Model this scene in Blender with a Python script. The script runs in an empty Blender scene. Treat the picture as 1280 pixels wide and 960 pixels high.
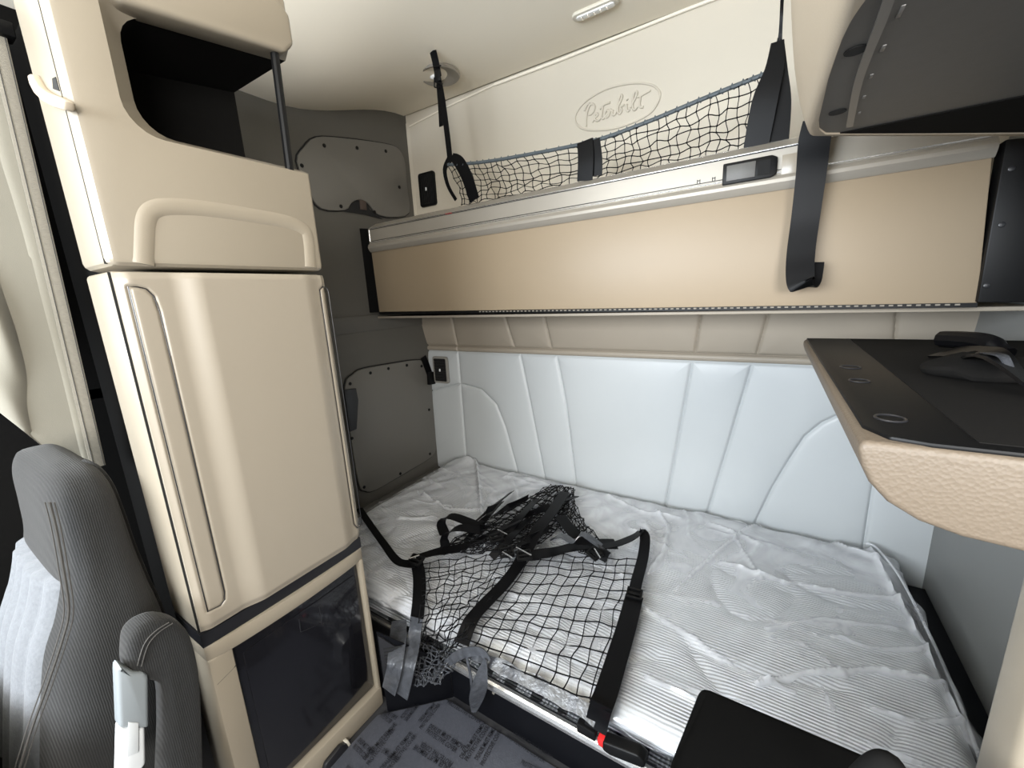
import bpy, bmesh, math, random
import numpy as np
from mathutils import Vector, Matrix
random.seed(7)
SC = bpy.context.scene
COL = SC.collection
H = 1.2                      # camera height above the floor; geometry below is written relative to the camera point

# ------------------------------------------------------------------ camera
F = 508.0
_p, _y, _r = math.radians(12.333), math.radians(32.459), math.radians(-2.826)
FW = Vector((-math.sin(_y)*math.cos(_p), math.cos(_y)*math.cos(_p), -math.sin(_p)))
_rt = Vector((math.cos(_y), math.sin(_y), 0)); _up = _rt.cross(FW)
RT = _rt*math.cos(_r) + _up*math.sin(_r)
UP = _up*math.cos(_r) - _rt*math.sin(_r)
cam = bpy.data.cameras.new('camera'); cam.sensor_width = 36; cam.lens = F/1280*36; cam.clip_start = .02
co = bpy.data.objects.new('camera', cam); COL.objects.link(co)
m = Matrix((RT, UP, -FW)).transposed().to_4x4(); m.translation = (0, 0, H); co.matrix_world = m
SC.camera = co

def ray(u, v): return FW + RT*((u-640)/F) - UP*((v-480)/F)
def atX(u, v, x): d = ray(u, v); return d*(x/d.x)
def atY(u, v, y): d = ray(u, v); return d*(y/d.y)
def atZ(u, v, z): d = ray(u, v); return d*(z/d.z)

# ------------------------------------------------------------------ materials
def mat(name, col, rough=.5, metal=0, coat=0, coat_rough=.15, spec=.5, noise=None, bump=None, sheen=0):
    """noise=(scale, amount) mottles the base colour; bump=(kind, scale, strength, distance)"""
    m = bpy.data.materials.new(name); m.use_nodes = True
    nt = m.node_tree; b = nt.nodes['Principled BSDF']
    b.inputs['Base Color'].default_value = (*col, 1); b.inputs['Roughness'].default_value = rough
    b.inputs['Metallic'].default_value = metal; b.inputs['Coat Weight'].default_value = coat
    b.inputs['Coat Roughness'].default_value = coat_rough; b.inputs['Specular IOR Level'].default_value = spec
    b.inputs['Sheen Weight'].default_value = sheen
    tc = nt.nodes.new('ShaderNodeTexCoord')
    if noise:
        n = nt.nodes.new('ShaderNodeTexNoise'); n.inputs['Scale'].default_value = noise[0]; n.inputs['Detail'].default_value = 4
        nt.links.new(tc.outputs['Object'], n.inputs['Vector'])
        r = nt.nodes.new('ShaderNodeMapRange'); r.inputs['To Min'].default_value = 1-noise[1]; r.inputs['To Max'].default_value = 1+noise[1]
        nt.links.new(n.outputs['Fac'], r.inputs['Value'])
        mx = nt.nodes.new('ShaderNodeMix'); mx.data_type = 'RGBA'; mx.blend_type = 'MULTIPLY'; mx.inputs['Factor'].default_value = 1
        mx.inputs['A'].default_value = (*col, 1); nt.links.new(r.outputs['Result'], mx.inputs['B'])
        nt.links.new(mx.outputs['Result'], b.inputs['Base Color'])
    if bump:
        kind, sc, st, dist = bump
        if kind == 'voronoi':
            t = nt.nodes.new('ShaderNodeTexVoronoi'); t.inputs['Scale'].default_value = sc; out = t.outputs['Distance']
        elif kind == 'noise':
            t = nt.nodes.new('ShaderNodeTexNoise'); t.inputs['Scale'].default_value = sc; t.inputs['Detail'].default_value = 3; out = t.outputs['Fac']
        else:                                   # 'X','Y','Z' : ribs repeating along that axis
            t = nt.nodes.new('ShaderNodeTexWave'); t.bands_direction = kind; t.inputs['Scale'].default_value = sc
            t.inputs['Distortion'].default_value = 1.2; t.inputs['Detail'].default_value = 1; t.inputs['Detail Scale'].default_value = .6
            out = t.outputs['Fac']
        nt.links.new(tc.outputs['Object'], t.inputs['Vector'])
        bp = nt.nodes.new('ShaderNodeBump'); bp.inputs['Strength'].default_value = st; bp.inputs['Distance'].default_value = dist
        nt.links.new(out, bp.inputs['Height']); nt.links.new(bp.outputs['Normal'], b.inputs['Normal'])
    return m

M = dict(
 beige = mat('beige_plastic', (.255,.22,.168), .42, coat=.35, coat_rough=.16, noise=(3,.03), bump=('noise',420,.12,.0006)),
 door = mat('beige_gloss_plastic', (.27,.235,.185), .42, coat=.35, coat_rough=.26, noise=(3,.03), bump=('noise',420,.08,.0005)),
 grain = mat('shaded_grained_tan', (.12,.094,.068), .55, noise=(4,.03), bump=('voronoi',260,.4,.0012)),  # base colour lowered to carry the shade falling on the console
 tan = mat('tan_plastic', (.42,.355,.27), .5, noise=(3,.03), bump=('noise',300,.2,.001)),
 liner = mat('cream_liner', (.58,.53,.44), .55, noise=(2.5,.03), bump=('noise',350,.1,.0006)),
 head = mat('headliner', (.84,.78,.66), .75, noise=(2,.03), bump=('noise',260,.15,.001)),
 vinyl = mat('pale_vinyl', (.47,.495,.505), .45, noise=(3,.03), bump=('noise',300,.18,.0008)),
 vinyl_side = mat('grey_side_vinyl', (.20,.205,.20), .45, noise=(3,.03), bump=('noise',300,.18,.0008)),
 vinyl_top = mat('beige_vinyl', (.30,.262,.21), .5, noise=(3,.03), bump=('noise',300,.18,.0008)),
 side = mat('shaded_side_liner', (.08,.075,.065), .55, noise=(3,.03), bump=('noise',300,.12,.0008)),  # darker than cream: shade of the left wall put into the base colour
 fascia = mat('bunk_board', (.255,.2,.135), .5, noise=(5,.02), bump=('noise',400,.1,.0006)),
 alu = mat('satin_aluminium', (.30,.275,.235), .4, metal=.25, noise=(30,.02)),
 alubright = mat('bright_aluminium', (.85,.84,.82), .22, metal=.9),
 black = mat('black_plastic', (.004,.004,.0042), .45, spec=.2, noise=(20,.1)),
 blackgloss = mat('black_gloss', (.008,.008,.01), .12, coat=.5, coat_rough=.05),
 basepanel = mat('black_base_panel', (.003,.0032,.0045), .42, spec=.12, noise=(6,.15)),
 felt = mat('black_liner', (.005,.0048,.0045), .95, spec=.1, noise=(90,.2)),
 rubber = mat('black_tray', (.007,.0065,.006), .95, spec=.12, noise=(200,.2), bump=('noise',300,.3,.001)),
 darkgrey = mat('dark_grey_plastic', (.10,.096,.09), .5, noise=(60,.08), bump=('noise',500,.2,.0006)),
 band = mat('charcoal_band', (.012,.012,.014), .35),
 strap = mat('black_webbing', (.0025,.0025,.003), .42, spec=.14, bump=('noise',500,.3,.0006), noise=(40,.15)),
 strapgrey = mat('grey_sheen_webbing', (.042,.045,.052), .28, coat=.5, bump=('noise',60,.8,.004), noise=(60,.85)),
 cord = mat('black_cord', (.004,.004,.0045), .7, spec=.15),
 bluecord = mat('slate_cord', (.07,.085,.095), .5, noise=(60,.3)),
 fabric = mat('charcoal_seat_cloth', (.010,.0099,.0097), .95, sheen=.08, noise=(160,.35), bump=('Y',100,.4,.001)),
 fabric2 = mat('grey_seat_cloth', (.12,.127,.137), .95, sheen=.12, noise=(160,.25), bump=('noise',300,.4,.002)),
 thread = mat('grey_thread', (.05,.047,.043), .8),
 bolster = mat('dark_bolster_cloth', (.006,.006,.006), .95, spec=.08, noise=(160,.2)),
 seatblack = mat('black_seat_cloth', (.0015,.0015,.0015), .95, spec=.08, noise=(200,.2)),
 curtain = mat('cream_curtain_cloth', (.22,.205,.165), .8, sheen=.2, noise=(6,.04), bump=('noise',500,.25,.0008)),
 hem = mat('curtain_hem_tape', (.24,.22,.18), .85, noise=(120,.15), bump=('Z',90,.4,.001)),
 grey = mat('grey_lever', (.22,.24,.25), .35), white = mat('white_lever', (.72,.74,.75), .35),
 hole = mat('dark_hole', (.006,.006,.006), .9),
 red = mat('red_plastic', (.62,.02,.02), .35), redtag = mat('red_tag', (.5,.03,.03), .5),
 film = None, mattress = mat('white_ticking', (.56,.575,.60), .8, noise=(12,.04), bump=('Y',34,.75,.003)),
 mat_ = mat('floor_film', (.05,.053,.065), .42, noise=(140,.22), bump=('noise',260,.5,.001)),
 ink = mat('black_print', (.008,.008,.011), .45),
 hatch = mat('shaded_hatch_vinyl', (.125,.119,.106), .45, noise=(3,.03), bump=('noise',300,.12,.0008)),  # cream vinyl darkened, the shade on the covers is in the base colour
 lens = mat('clear_lens', (.8,.8,.78), .15, coat=.5), trimwhite = mat('ivory_plastic', (.62,.58,.49), .4),
 floor = mat('black_floor', (.02,.02,.022), .7, noise=(30,.2)),
)
def film_mat():
    m = bpy.data.materials.new('clear_plastic_wrap'); m.use_nodes = True
    nt = m.node_tree; nt.nodes.clear()
    out = nt.nodes.new('ShaderNodeOutputMaterial'); tr = nt.nodes.new('ShaderNodeBsdfTransparent')
    df = nt.nodes.new('ShaderNodeBsdfDiffuse'); df.inputs['Color'].default_value = (.8,.82,.86,1)
    gl = nt.nodes.new('ShaderNodeBsdfGlossy'); gl.inputs['Roughness'].default_value = .12
    n = nt.nodes.new('ShaderNodeTexNoise'); n.inputs['Scale'].default_value = 6; n.inputs['Detail'].default_value = 5; n.inputs['Distortion'].default_value = 1.5
    tc = nt.nodes.new('ShaderNodeTexCoord'); nt.links.new(tc.outputs['Object'], n.inputs['Vector'])
    r = nt.nodes.new('ShaderNodeMapRange'); r.inputs['From Min'].default_value = .35; r.inputs['From Max'].default_value = .7
    r.inputs['To Min'].default_value = .06; r.inputs['To Max'].default_value = .34; nt.links.new(n.outputs['Fac'], r.inputs['Value'])
    sx = nt.nodes.new('ShaderNodeSeparateXYZ'); nt.links.new(tc.outputs['Object'], sx.inputs[0])
    g = nt.nodes.new('ShaderNodeMapRange'); g.inputs['From Min'].default_value = -.05; g.inputs['From Max'].default_value = .5; g.inputs['To Max'].default_value = .32; nt.links.new(sx.outputs['Y'], g.inputs['Value'])
    ad = nt.nodes.new('ShaderNodeMath'); ad.operation = 'ADD'; nt.links.new(r.outputs['Result'], ad.inputs[0]); nt.links.new(g.outputs['Result'], ad.inputs[1])
    bp = nt.nodes.new('ShaderNodeBump'); bp.inputs['Strength'].default_value = .35; bp.inputs['Distance'].default_value = .008
    nt.links.new(n.outputs['Fac'], bp.inputs['Height']); nt.links.new(bp.outputs['Normal'], gl.inputs['Normal'])
    m1 = nt.nodes.new('ShaderNodeMixShader'); at = nt.nodes.new('ShaderNodeAttribute'); at.attribute_name = 'crease'; mu = nt.nodes.new('ShaderNodeMath'); mu.operation = 'MULTIPLY_ADD'; mu.inputs[1].default_value = .36
    nt.links.new(at.outputs['Fac'], mu.inputs[0]); nt.links.new(ad.outputs[0], mu.inputs[2]); nt.links.new(mu.outputs[0], m1.inputs[0])
    nt.links.new(tr.outputs[0], m1.inputs[1]); nt.links.new(df.outputs[0], m1.inputs[2])
    lw = nt.nodes.new('ShaderNodeLayerWeight'); pw = nt.nodes.new('ShaderNodeMath'); pw.operation = 'POWER'; pw.inputs[1].default_value = 4
    nt.links.new(lw.outputs['Facing'], pw.inputs[0]); fr = nt.nodes.new('ShaderNodeMapRange'); fr.inputs['To Min'].default_value = .085; fr.inputs['To Max'].default_value = .75
    nt.links.new(pw.outputs[0], fr.inputs['Value'])
    m2 = nt.nodes.new('ShaderNodeMixShader'); nt.links.new(fr.outputs[0], m2.inputs[0])
    nt.links.new(m1.outputs[0], m2.inputs[1]); nt.links.new(gl.outputs[0], m2.inputs[2]); nt.links.new(m2.outputs[0], out.inputs[0])
    return m
M['film'] = film_mat()

# ------------------------------------------------------------------ object helpers
def props(o, label=None, cat=None, group=None, kind=None):
    if label: o['label'] = label
    if cat: o['category'] = cat
    if group: o['group'] = group
    if kind: o['kind'] = kind
    return o
def thing(name, label, cat, loc, group=None):
    o = bpy.data.objects.new(name, None); COL.objects.link(o); o.empty_display_size = .05
    o.location = Vector(loc) + Vector((0, 0, H)); return props(o, label, cat, group)
def wloc(o):
    v = Vector((0, 0, 0))
    while o: v += o.location; o = o.parent
    return v
def obj(name, bm, mats, parent=None, smooth=True, auto=35, label=None):
    """links a bmesh built in camera-relative coordinates as one mesh object"""
    if not isinstance(mats, (list, tuple)): mats = [mats]
    bmesh.ops.recalc_face_normals(bm, faces=bm.faces[:]) if bm.faces else None
    me = bpy.data.meshes.new(name); o = bpy.data.objects.new(name, me); COL.objects.link(o)
    if parent:
        off = wloc(parent); o.parent = parent
    else:
        zs = [v.co.z for v in bm.verts]; c = sum((v.co for v in bm.verts), Vector())/len(bm.verts)
        off = Vector((c.x, c.y, min(zs)+H)); o.location = off
    for v in bm.verts: v.co = v.co + Vector((0, 0, H)) - off
    if smooth:
        for f in bm.faces: f.smooth = True
        for e in bm.edges:
            if len(e.link_faces) == 2 and e.calc_face_angle(0) > math.radians(auto): e.smooth = False
    bm.to_mesh(me); bm.free()
    for mm in mats: me.materials.append(mm)
    if label: o['label'] = label
    return o
def struct(name, bm, mats, **k): return props(obj(name, bm, mats, **k), kind='structure')
def NB(): return bmesh.new()
def box(bm, a, b, bev=0, seg=2, mi=0):
    a = Vector(a); b = Vector(b)
    t = bmesh.new(); bmesh.ops.create_cube(t, size=1)
    c = (a+b)/2; s = Vector((abs(b.x-a.x), abs(b.y-a.y), abs(b.z-a.z)))
    for v in t.verts: v.co = Vector((v.co.x*s.x, v.co.y*s.y, v.co.z*s.z)) + c
    if bev: bmesh.ops.bevel(t, geom=t.edges[:], offset=min(bev, min(s)*.49), segments=seg, affect='EDGES', profile=.5)
    add(bm, t, mi); return bm
def add(bm, t, mi=0):
    mp = {v: bm.verts.new(v.co) for v in t.verts}
    for f in t.faces:
        try: nf = bm.faces.new([mp[v] for v in f.verts]); nf.material_index = mi
        except ValueError: pass
    t.free()
def prism(bm, pts, ext, bev=0, seg=2, mi=0):
    """polygon pts extruded by the vector ext"""
    t = bmesh.new(); ext = Vector(ext)
    a = [t.verts.new(Vector(p)) for p in pts]; b = [t.verts.new(Vector(p)+ext) for p in pts]
    t.faces.new(a); t.faces.new(b[::-1]); n = len(a)
    for i in range(n): t.faces.new((a[i], b[i], b[(i+1) % n], a[(i+1) % n]))
    bmesh.ops.recalc_face_normals(t, faces=t.faces[:])
    if bev: bmesh.ops.bevel(t, geom=[e for e in t.edges if e.calc_face_angle(0) > .5], offset=bev, segments=seg, affect='EDGES', profile=.5)
    add(bm, t, mi); return bm
def smoothpath(pts, n=6, closed=False):
    pts = [Vector(p) for p in pts]; out = []; N = len(pts)
    for i in range(N if closed else N-1):
        g = (lambda k: pts[k % N]) if closed else (lambda k: pts[max(0, min(N-1, k))])
        p0, p1, p2, p3 = g(i-1), g(i), g(i+1), g(i+2)
        for k in range(n):
            t = k/n
            out.append(.5*((2*p1)+(p2-p0)*t+(2*p0-5*p1+4*p2-p3)*t*t+(3*p1-p0-3*p2+p3)*t**3))
    if not closed: out.append(pts[-1])
    return out
def tube(bm, path, r, n=6, closed=False, mi=0, sx=None):
    path = [Vector(p) for p in path]; N = len(path); rings = []; pn = None
    for i, p in enumerate(path):
        a = path[(i-1) % N] if (closed or i) else p; b = path[(i+1) % N] if (closed or i < N-1) else p
        t = (b-a); t = t.normalized() if t.length > 1e-9 else Vector((0, 0, 1))
        if pn is None: pn = t.orthogonal().normalized()
        else:
            pn = pn - t*pn.dot(t); pn = pn.normalized() if pn.length > 1e-6 else t.orthogonal().normalized()
        bb = t.cross(pn); rr = r[i] if isinstance(r, (list, tuple)) else r
        rings.append([bm.verts.new(p + (pn*math.cos(2*math.pi*k/n)+bb*math.sin(2*math.pi*k/n))*rr) for k in range(n)])
    for i in range(N if closed else N-1):
        A, B = rings[i], rings[(i+1) % N]
        for k in range(n):
            f = bm.faces.new((A[k], A[(k+1) % n], B[(k+1) % n], B[k])); f.material_index = mi
    if not closed:
        for R_ in (rings[0], rings[-1]):
            f = bm.faces.new(R_); f.material_index = mi
    return bm
def ribbon(bm, path, sides, w, th=.002, n=5, mi=0):
    """flat webbing along path; sides = one width direction or one per control point; w likewise"""
    if isinstance(sides, Vector) or not hasattr(sides[0], '__len__'): sides = [Vector(sides)]*len(path)
    if not isinstance(w, (list, tuple)): w = [w]*len(path)
    P = smoothpath(path, n); S = smoothpath(sides, n); W = smoothpath([(q, 0, 0) for q in w], n)
    rings = []
    for i, p in enumerate(P):
        t = (P[min(i+1, len(P)-1)]-P[max(i-1, 0)]); t = t.normalized() if t.length > 1e-9 else Vector((0, 0, 1))
        s = S[i]-t*S[i].dot(t); s = s.normalized() if s.length > 1e-6 else t.orthogonal().normalized()
        nn = t.cross(s)*th/2; s = s*W[i].x/2
        rings.append([bm.verts.new(p+s+nn), bm.verts.new(p-s+nn), bm.verts.new(p-s-nn), bm.verts.new(p+s-nn)])
    for A, B in zip(rings, rings[1:]):
        for k in range(4): f = bm.faces.new((A[k], A[(k+1) % 4], B[(k+1) % 4], B[k])); f.material_index = mi
    for R_ in (rings[0], rings[-1]): f = bm.faces.new(R_); f.material_index = mi
    return bm
def grid(bm, fn, nu, nv, mi=0, close=None):
    """fn(i,j)->point ; optional close(thickness vector) is handled by callers"""
    V = [[bm.verts.new(fn(i, j)) for j in range(nv+1)] for i in range(nu+1)]
    for i in range(nu):
        for j in range(nv):
            f = bm.faces.new((V[i][j], V[i+1][j], V[i+1][j+1], V[i][j+1])); f.material_index = mi
    return V
def skirt(bm, V, vec=(0, 0, 0), mi=0, fn=None):
    """closes a grid into a slab by extruding its border by vec and capping the back"""
    vec = Vector(vec)
    ring = [V[i][0] for i in range(len(V))] + [V[-1][j] for j in range(1, len(V[0]))] + [V[i][-1] for i in range(len(V)-2, -1, -1)] + [V[0][j] for j in range(len(V[0])-2, 0, -1)]
    back = [bm.verts.new(v.co+(fn(v.co) if fn else vec)) for v in ring]; n = len(ring)
    for k in range(n):
        f = bm.faces.new((ring[k], ring[(k+1) % n], back[(k+1) % n], back[k])); f.material_index = mi
    f = bm.faces.new(back); f.material_index = mi
def segdist(A, B, lines):
    """distance from grid points (A,B arrays) to a set of polylines"""
    d = np.full(A.shape, 9.)
    for L in lines:
        for (x0, y0), (x1, y1) in zip(L, L[1:]):
            dx, dy = x1-x0, y1-y0; l2 = dx*dx+dy*dy+1e-12
            t = np.clip(((A-x0)*dx+(B-y0)*dy)/l2, 0, 1)
            d = np.minimum(d, np.hypot(A-x0-t*dx, B-y0-t*dy))
    return d
def ss(a, b, x): t = np.clip((x-a)/(b-a), 0, 1); return t*t*(3-2*t)
def disc(bm, c, nrm, r, h, n=20, bev=0, mi=0):
    nrm = Vector(nrm).normalized(); a = nrm.orthogonal().normalized(); b = nrm.cross(a); c = Vector(c)
    prism(bm, [c+(a*math.cos(2*math.pi*k/n)+b*math.sin(2*math.pi*k/n))*r for k in range(n)], nrm*h, bev, 2, mi)
def rrect(cx, cy, hx, hy, r, n=5):
    out = []
    for sx, sy, a0 in ((1, 1, 0), (-1, 1, 90), (-1, -1, 180), (1, -1, 270)):
        for k in range(n+1):
            a = math.radians(a0+90*k/n); out.append((cx+sx*(hx-r)+r*math.cos(a), cy+sy*(hy-r)+r*math.sin(a)))
    return out
def ellipsoid(bm, c, r, rot=None, u=20, v=12, mi=0):
    t = bmesh.new(); bmesh.ops.create_uvsphere(t, u_segments=u, v_segments=v, radius=1)
    for q in t.verts:
        p = Vector((q.co.x*r[0], q.co.y*r[1], q.co.z*r[2]))
        if rot: p = rot @ p
        q.co = p+Vector(c)
    add(bm, t, mi)
def noise3(x, y, s=0): return math.sin(x*7.1+s)*math.cos(y*5.3+s*1.7)+.5*math.sin(x*15.7-y*9.1+s*2.3)+.3*math.sin(x*31+y*27+s)

XL, XR, YB, ZC, ZF = -1.74, .53, 1.80, .965, -1.20        # room: left wall, right wall, back wall, ceiling, floor

# ================================================================== ROOM
bm = NB(); box(bm, (-2.2, -1.6, ZF-.05), (.9, YB+.1, ZF)); struct('floor', bm, M['floor'])
# ceiling, drooping towards the front left
def ceil_z(x, y): return ZC - .17*float(ss(0, .75, 1.8-y))*float(ss(0, .75, -x-1.0)) + .03*float(ss(0, .5, 1.75-y))*float(ss(1.0, .3, abs(x+.57)))
bm = NB()
V = grid(bm, lambda i, j: Vector((-2.2+3.1*i/40, -1.6+(YB+1.6-.012)*j/50, 0)), 40, 50)
for r_ in V:
    for v in r_: v.co.z = ceil_z(v.co.x, v.co.y)
skirt(bm, V, (0, 0, .25)); struct('ceiling', bm, M['head'])
# back wall: quilted padding below the bunk, smooth liner above
P2 = lambda L: [(p.x, p.z) for p in (atY(u, v, YB) for u, v in L)]
seams = [P2(L) for L in (
  [(568,394),(571,440),(582,579),(587,640)], [(534,490),(550,485),(575,480),(600,487),(619,506),(631,536),(645,588),(652,630)],
  [(649,443),(660,496),(678,589),(688,640)], [(695,446),(706,502),(718,599),(724,650)],
  [(634,394),(642,434)], [(683,394),(688.5,436)],
  [(864,455),(848,543),(833,623),(825,670)], [(939,458),(913,547),(887,632),(870,690)],
  [(1096,520),(1070,516),(1048,520),(1027,530),(1006,547),(986,577),(966,610),(948,647),(930,690)],
  [(1119,380),(1118,428),(1094,593),(1082,673),(1076,712)], [(877,392),(868,441)], [(960,392),(946,443)])]
hz = [[(-1.74, -.272), (.53, -.272)], [(-1.74, -.304), (.53, -.304)]]
nx, nz = 800, 380
xs = np.linspace(-1.74, .53, nx+1); zs = np.concatenate([[-1.2], np.linspace(-1.0, -.05, nz)])
A, B = np.meshgrid(xs, zs, indexing='ij')
d = np.minimum(segdist(A, B, seams), segdist(A, B, hz))
hh = .008*(1-np.exp(-(d/.0045)**1.3)) + .008*(1-np.exp(-d/.03)) + .22*np.clip(B+.272, 0, 1)
hh[(B > -.301) & (B < -.275)] += .005
bm = NB(); V = grid(bm, lambda i, j: Vector((xs[i], YB-hh[i, j]+.018, zs[j])), nx, nz)
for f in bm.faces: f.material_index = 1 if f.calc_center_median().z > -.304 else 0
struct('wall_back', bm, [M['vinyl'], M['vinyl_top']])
bm = NB(); box(bm, (XL, YB, -.08), (XR, YB+.08, ZC+.1)); box(bm, (XL, YB+.02, -1.2), (XR, YB+.08, -.05))
struct('wall_back_liner', bm, M['liner'])
# cove strip where the headliner laps the back wall
bm = NB(); tube(bm, [atY(u, v, YB-.006) for u, v in ((618,106),(700,75),(860,11),(1000,-42),(1120,-88))], .006, 8)
tube(bm, [atY(u, v, YB-.004) for u, v in ((512,158),(560,133),(618,106))], .004, 8)
struct('trim_1', bm, M['head'])
# left wall with its ledges
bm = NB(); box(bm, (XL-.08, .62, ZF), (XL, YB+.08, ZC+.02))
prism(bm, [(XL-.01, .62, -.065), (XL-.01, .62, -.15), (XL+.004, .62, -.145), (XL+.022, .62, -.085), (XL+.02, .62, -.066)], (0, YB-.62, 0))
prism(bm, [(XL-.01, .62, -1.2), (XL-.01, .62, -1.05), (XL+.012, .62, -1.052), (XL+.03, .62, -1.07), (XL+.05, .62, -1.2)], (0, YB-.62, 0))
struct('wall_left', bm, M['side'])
bm = NB(); box(bm, (XL-.08, -1.6, ZF), (XL, .62, -.22)); box(bm, (XL-.08, -.3, -.25), (XL, .62, ZC)); box(bm, (XL-.08, -1.6, .62), (XL, -.25, ZC)); struct('wall_left_front', bm, M['felt'])
bm = NB(); box(bm, (.95, -1.6, ZF), (1.03, .3, -.20)); box(bm, (.95, -1.6, .62), (1.03, .3, 1.0)); box(bm, (.95, -.25, -.25), (1.03, .3, .7)); box(bm, (XR+.06, .3, ZF), (1.03, .36, 1.0)); struct('wall_right_front', bm, M['felt'])
bm = NB(); box(bm, (-1.8, -1.68, ZF), (1.0, -1.6, -.22)); box(bm, (-1.8, -1.68, .72), (1.0, -1.6, 1.05)); struct('wall_front', bm, M['felt'])
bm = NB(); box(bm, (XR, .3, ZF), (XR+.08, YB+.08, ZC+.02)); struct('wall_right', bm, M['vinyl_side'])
bm = NB()
prism(bm, [(XL+.001, 1.795, -.06), (XL+.001, 1.795, .93), (XL+.02, 1.7985, .93), (XL+.02, 1.7985, -.06)], (.0, .004, 0))
struct('trim_2', bm, M['liner'])

# raised emblem on the upper back wall
E6 = lambda L: [atY(700+x*.125, 80+y*.125, YB-.002) for x, y in L]
bm = NB()
tube(bm, smoothpath(E6([(150,540),(180,460),(260,370),(400,280),(560,220),(760,190),(900,205),(975,250),(1000,310),(970,400),(900,490),(760,570),(560,640),(390,662),(250,655),(175,610)]), 6, True), .0042, 8, True)
em = thing('emblem', 'raised oval script emblem moulded on the upper back wall', 'emblem', atY(771,133,YB))
obj('oval_ring', bm, M['liner'], em)
bm = NB()
for L in ([(262,625),(262,560),(268,500),(285,440),(302,408),(328,400),(346,425),(336,470),(312,500),(288,506)],
          [(246,470),(258,430),(280,402),(300,396)],
          [(322,582),(350,540),(376,512),(371,495),(356,500),(348,530),(356,562),(382,565),(402,545),(414,500)],
          [(432,408),(421,470),(416,530),(430,548),(446,528)], [(394,455),(420,425),(450,402),(502,384)],
          [(440,530),(462,512),(484,482),(480,462),(462,466),(448,496),(452,528),(470,532),(490,508)],
          
          [(488,510),(498,480),(504,455),(512,466),(527,468),(521,490),(528,508),(548,504),(576,440),(610,362),(622,322),(606,308),(590,350),(580,420),(580,480),(598,497),(616,462),(604,424),(642,410)],
          [(664,402),(668,450),(680,472),(698,452)], [(671,352),(675,362)],
          [(700,440),(748,352),(770,292),(756,272),(735,310),(725,390),(730,450),(750,457),(772,428)],
          [(804,322),(796,400),(806,432),(834,430)], [(772,328),(800,322),(830,305),(906,262)]):
    tube(bm, smoothpath(E6(L), 5), .0046, 8)
obj('script_lettering', bm, M['liner'], em)

# ================================================================== CEILING FITTINGS
def ceil_pt(u, v):
    p = atZ(u, v, ZC)
    for _ in range(6): p = atZ(u, v, ceil_z(p.x, p.y))
    return p
c = ceil_pt(744, 10)
t = thing('ceiling_lamp', 'slim clear reading lamp set in the headliner near its back edge', 'lamp', c)
bm = NB(); prism(bm, [(c.x+x, c.y+y, c.z-.009) for x, y in rrect(0, 0, .085, .022, .02)], (0, 0, .012), .003); obj('bezel', bm, M['trimwhite'], t)
bm = NB(); prism(bm, [(c.x+x, c.y+y, c.z-.014) for x, y in rrect(0, 0, .070, .012, .011)], (0, 0, .006), .002); l = obj('lamp_lens', bm, M['lens'], t)
for k in range(5):
    bm = NB(); box(bm, (c.x-.052+k*.023, c.y-.008, c.z-.0165), (c.x-.046+k*.023, c.y+.008, c.z-.012), .001); obj('lens_rib', bm, M['alubright'], l)
c = ceil_pt(549, 93)
t = thing('dome_lamp', 'round satin dome lamp on the headliner behind the left net strap', 'lamp', c)
bm = NB()
rings = []
for r_, h_ in ((.088, .004), (.092, -.004), (.086, -.010), (.078, -.010), (.06, .0), (.03, .004)):
    rings.append([bm.verts.new((c.x+r_*math.cos(a*math.pi/20), c.y+r_*math.sin(a*math.pi/20), c.z+h_)) for a in range(40)])
for A_, B_ in zip(rings, rings[1:]):
    for k in range(40): bm.faces.new((A_[k], A_[(k+1) % 40], B_[(k+1) % 40], B_[k]))
bm.faces.new(rings[-1]); obj('reflector', bm, M['alu'], t)
bm = NB(); ellipsoid(bm, (c.x-.02, c.y-.01, c.z-.006), (.022, .014, .010)); obj('bulb_cover', bm, M['lens'], t)

# ================================================================== UPPER BUNK
YK = 1.40
bk = thing('upper_bunk', 'beige folded upper bunk with aluminium front rail across the back wall', 'bunk bed', (-.62, 1.6, -.07))
K = lambda u, v, y=YK: atY(u, v, y)
BL, BR = K(474,390), K(1222,379); TL, TR = K(464,314.5), K(1241,195)
bm = NB(); prism(bm, [BL, BR, TR, TL], (0, .02, 0), .003)
obj('front_panel', bm, M['fascia'], bk)
bm = NB()
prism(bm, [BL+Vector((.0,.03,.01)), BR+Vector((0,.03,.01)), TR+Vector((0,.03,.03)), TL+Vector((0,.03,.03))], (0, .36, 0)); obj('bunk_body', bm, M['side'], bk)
# rail: profile swept from left end to right end  (dy, dz) about the panel's top edge
def sweep(bm, prof, a, b, mi=0, da=Vector(), db=Vector()):
    R_ = []
    for e in (a, b): R_.append([bm.verts.new(e+Vector((0, y, z))) for y, z in prof])
    n = len(prof)
    for k in range(n): f = bm.faces.new((R_[0][k], R_[0][(k+1) % n], R_[1][(k+1) % n], R_[1][k])); f.material_index = mi
    for q in R_: f = bm.faces.new(q); f.material_index = mi
RL, RR = K(464,314.5), K(1243,194.5)
bm = NB()
sweep(bm, [(.02, -.004), (-.004, -.004), (-.011, .004), (-.016, .014), (-.016, .023), (-.011, .031), (-.005, .035), (-.004, .042), (.03, .042)], RL, RR)      # rounded lower bead
sweep(bm, [(.02, .041), (-.004, .041), (-.004, .102), (.0, .106), (.045, .131), (.055, .131), (.055, .042)], RL, RR)                       # flat band and sloping top
ra = obj('front_rail', bm, M['alu'], bk, auto=25)
bm = NB()
for dz, dy in ((.0405, -.0055), (.1025, -.0045), (.131, .049)):
    tube(bm, [RL+Vector((.01, dy, dz)), RR+Vector((-.01, dy, dz))], .0022, 6)
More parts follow.
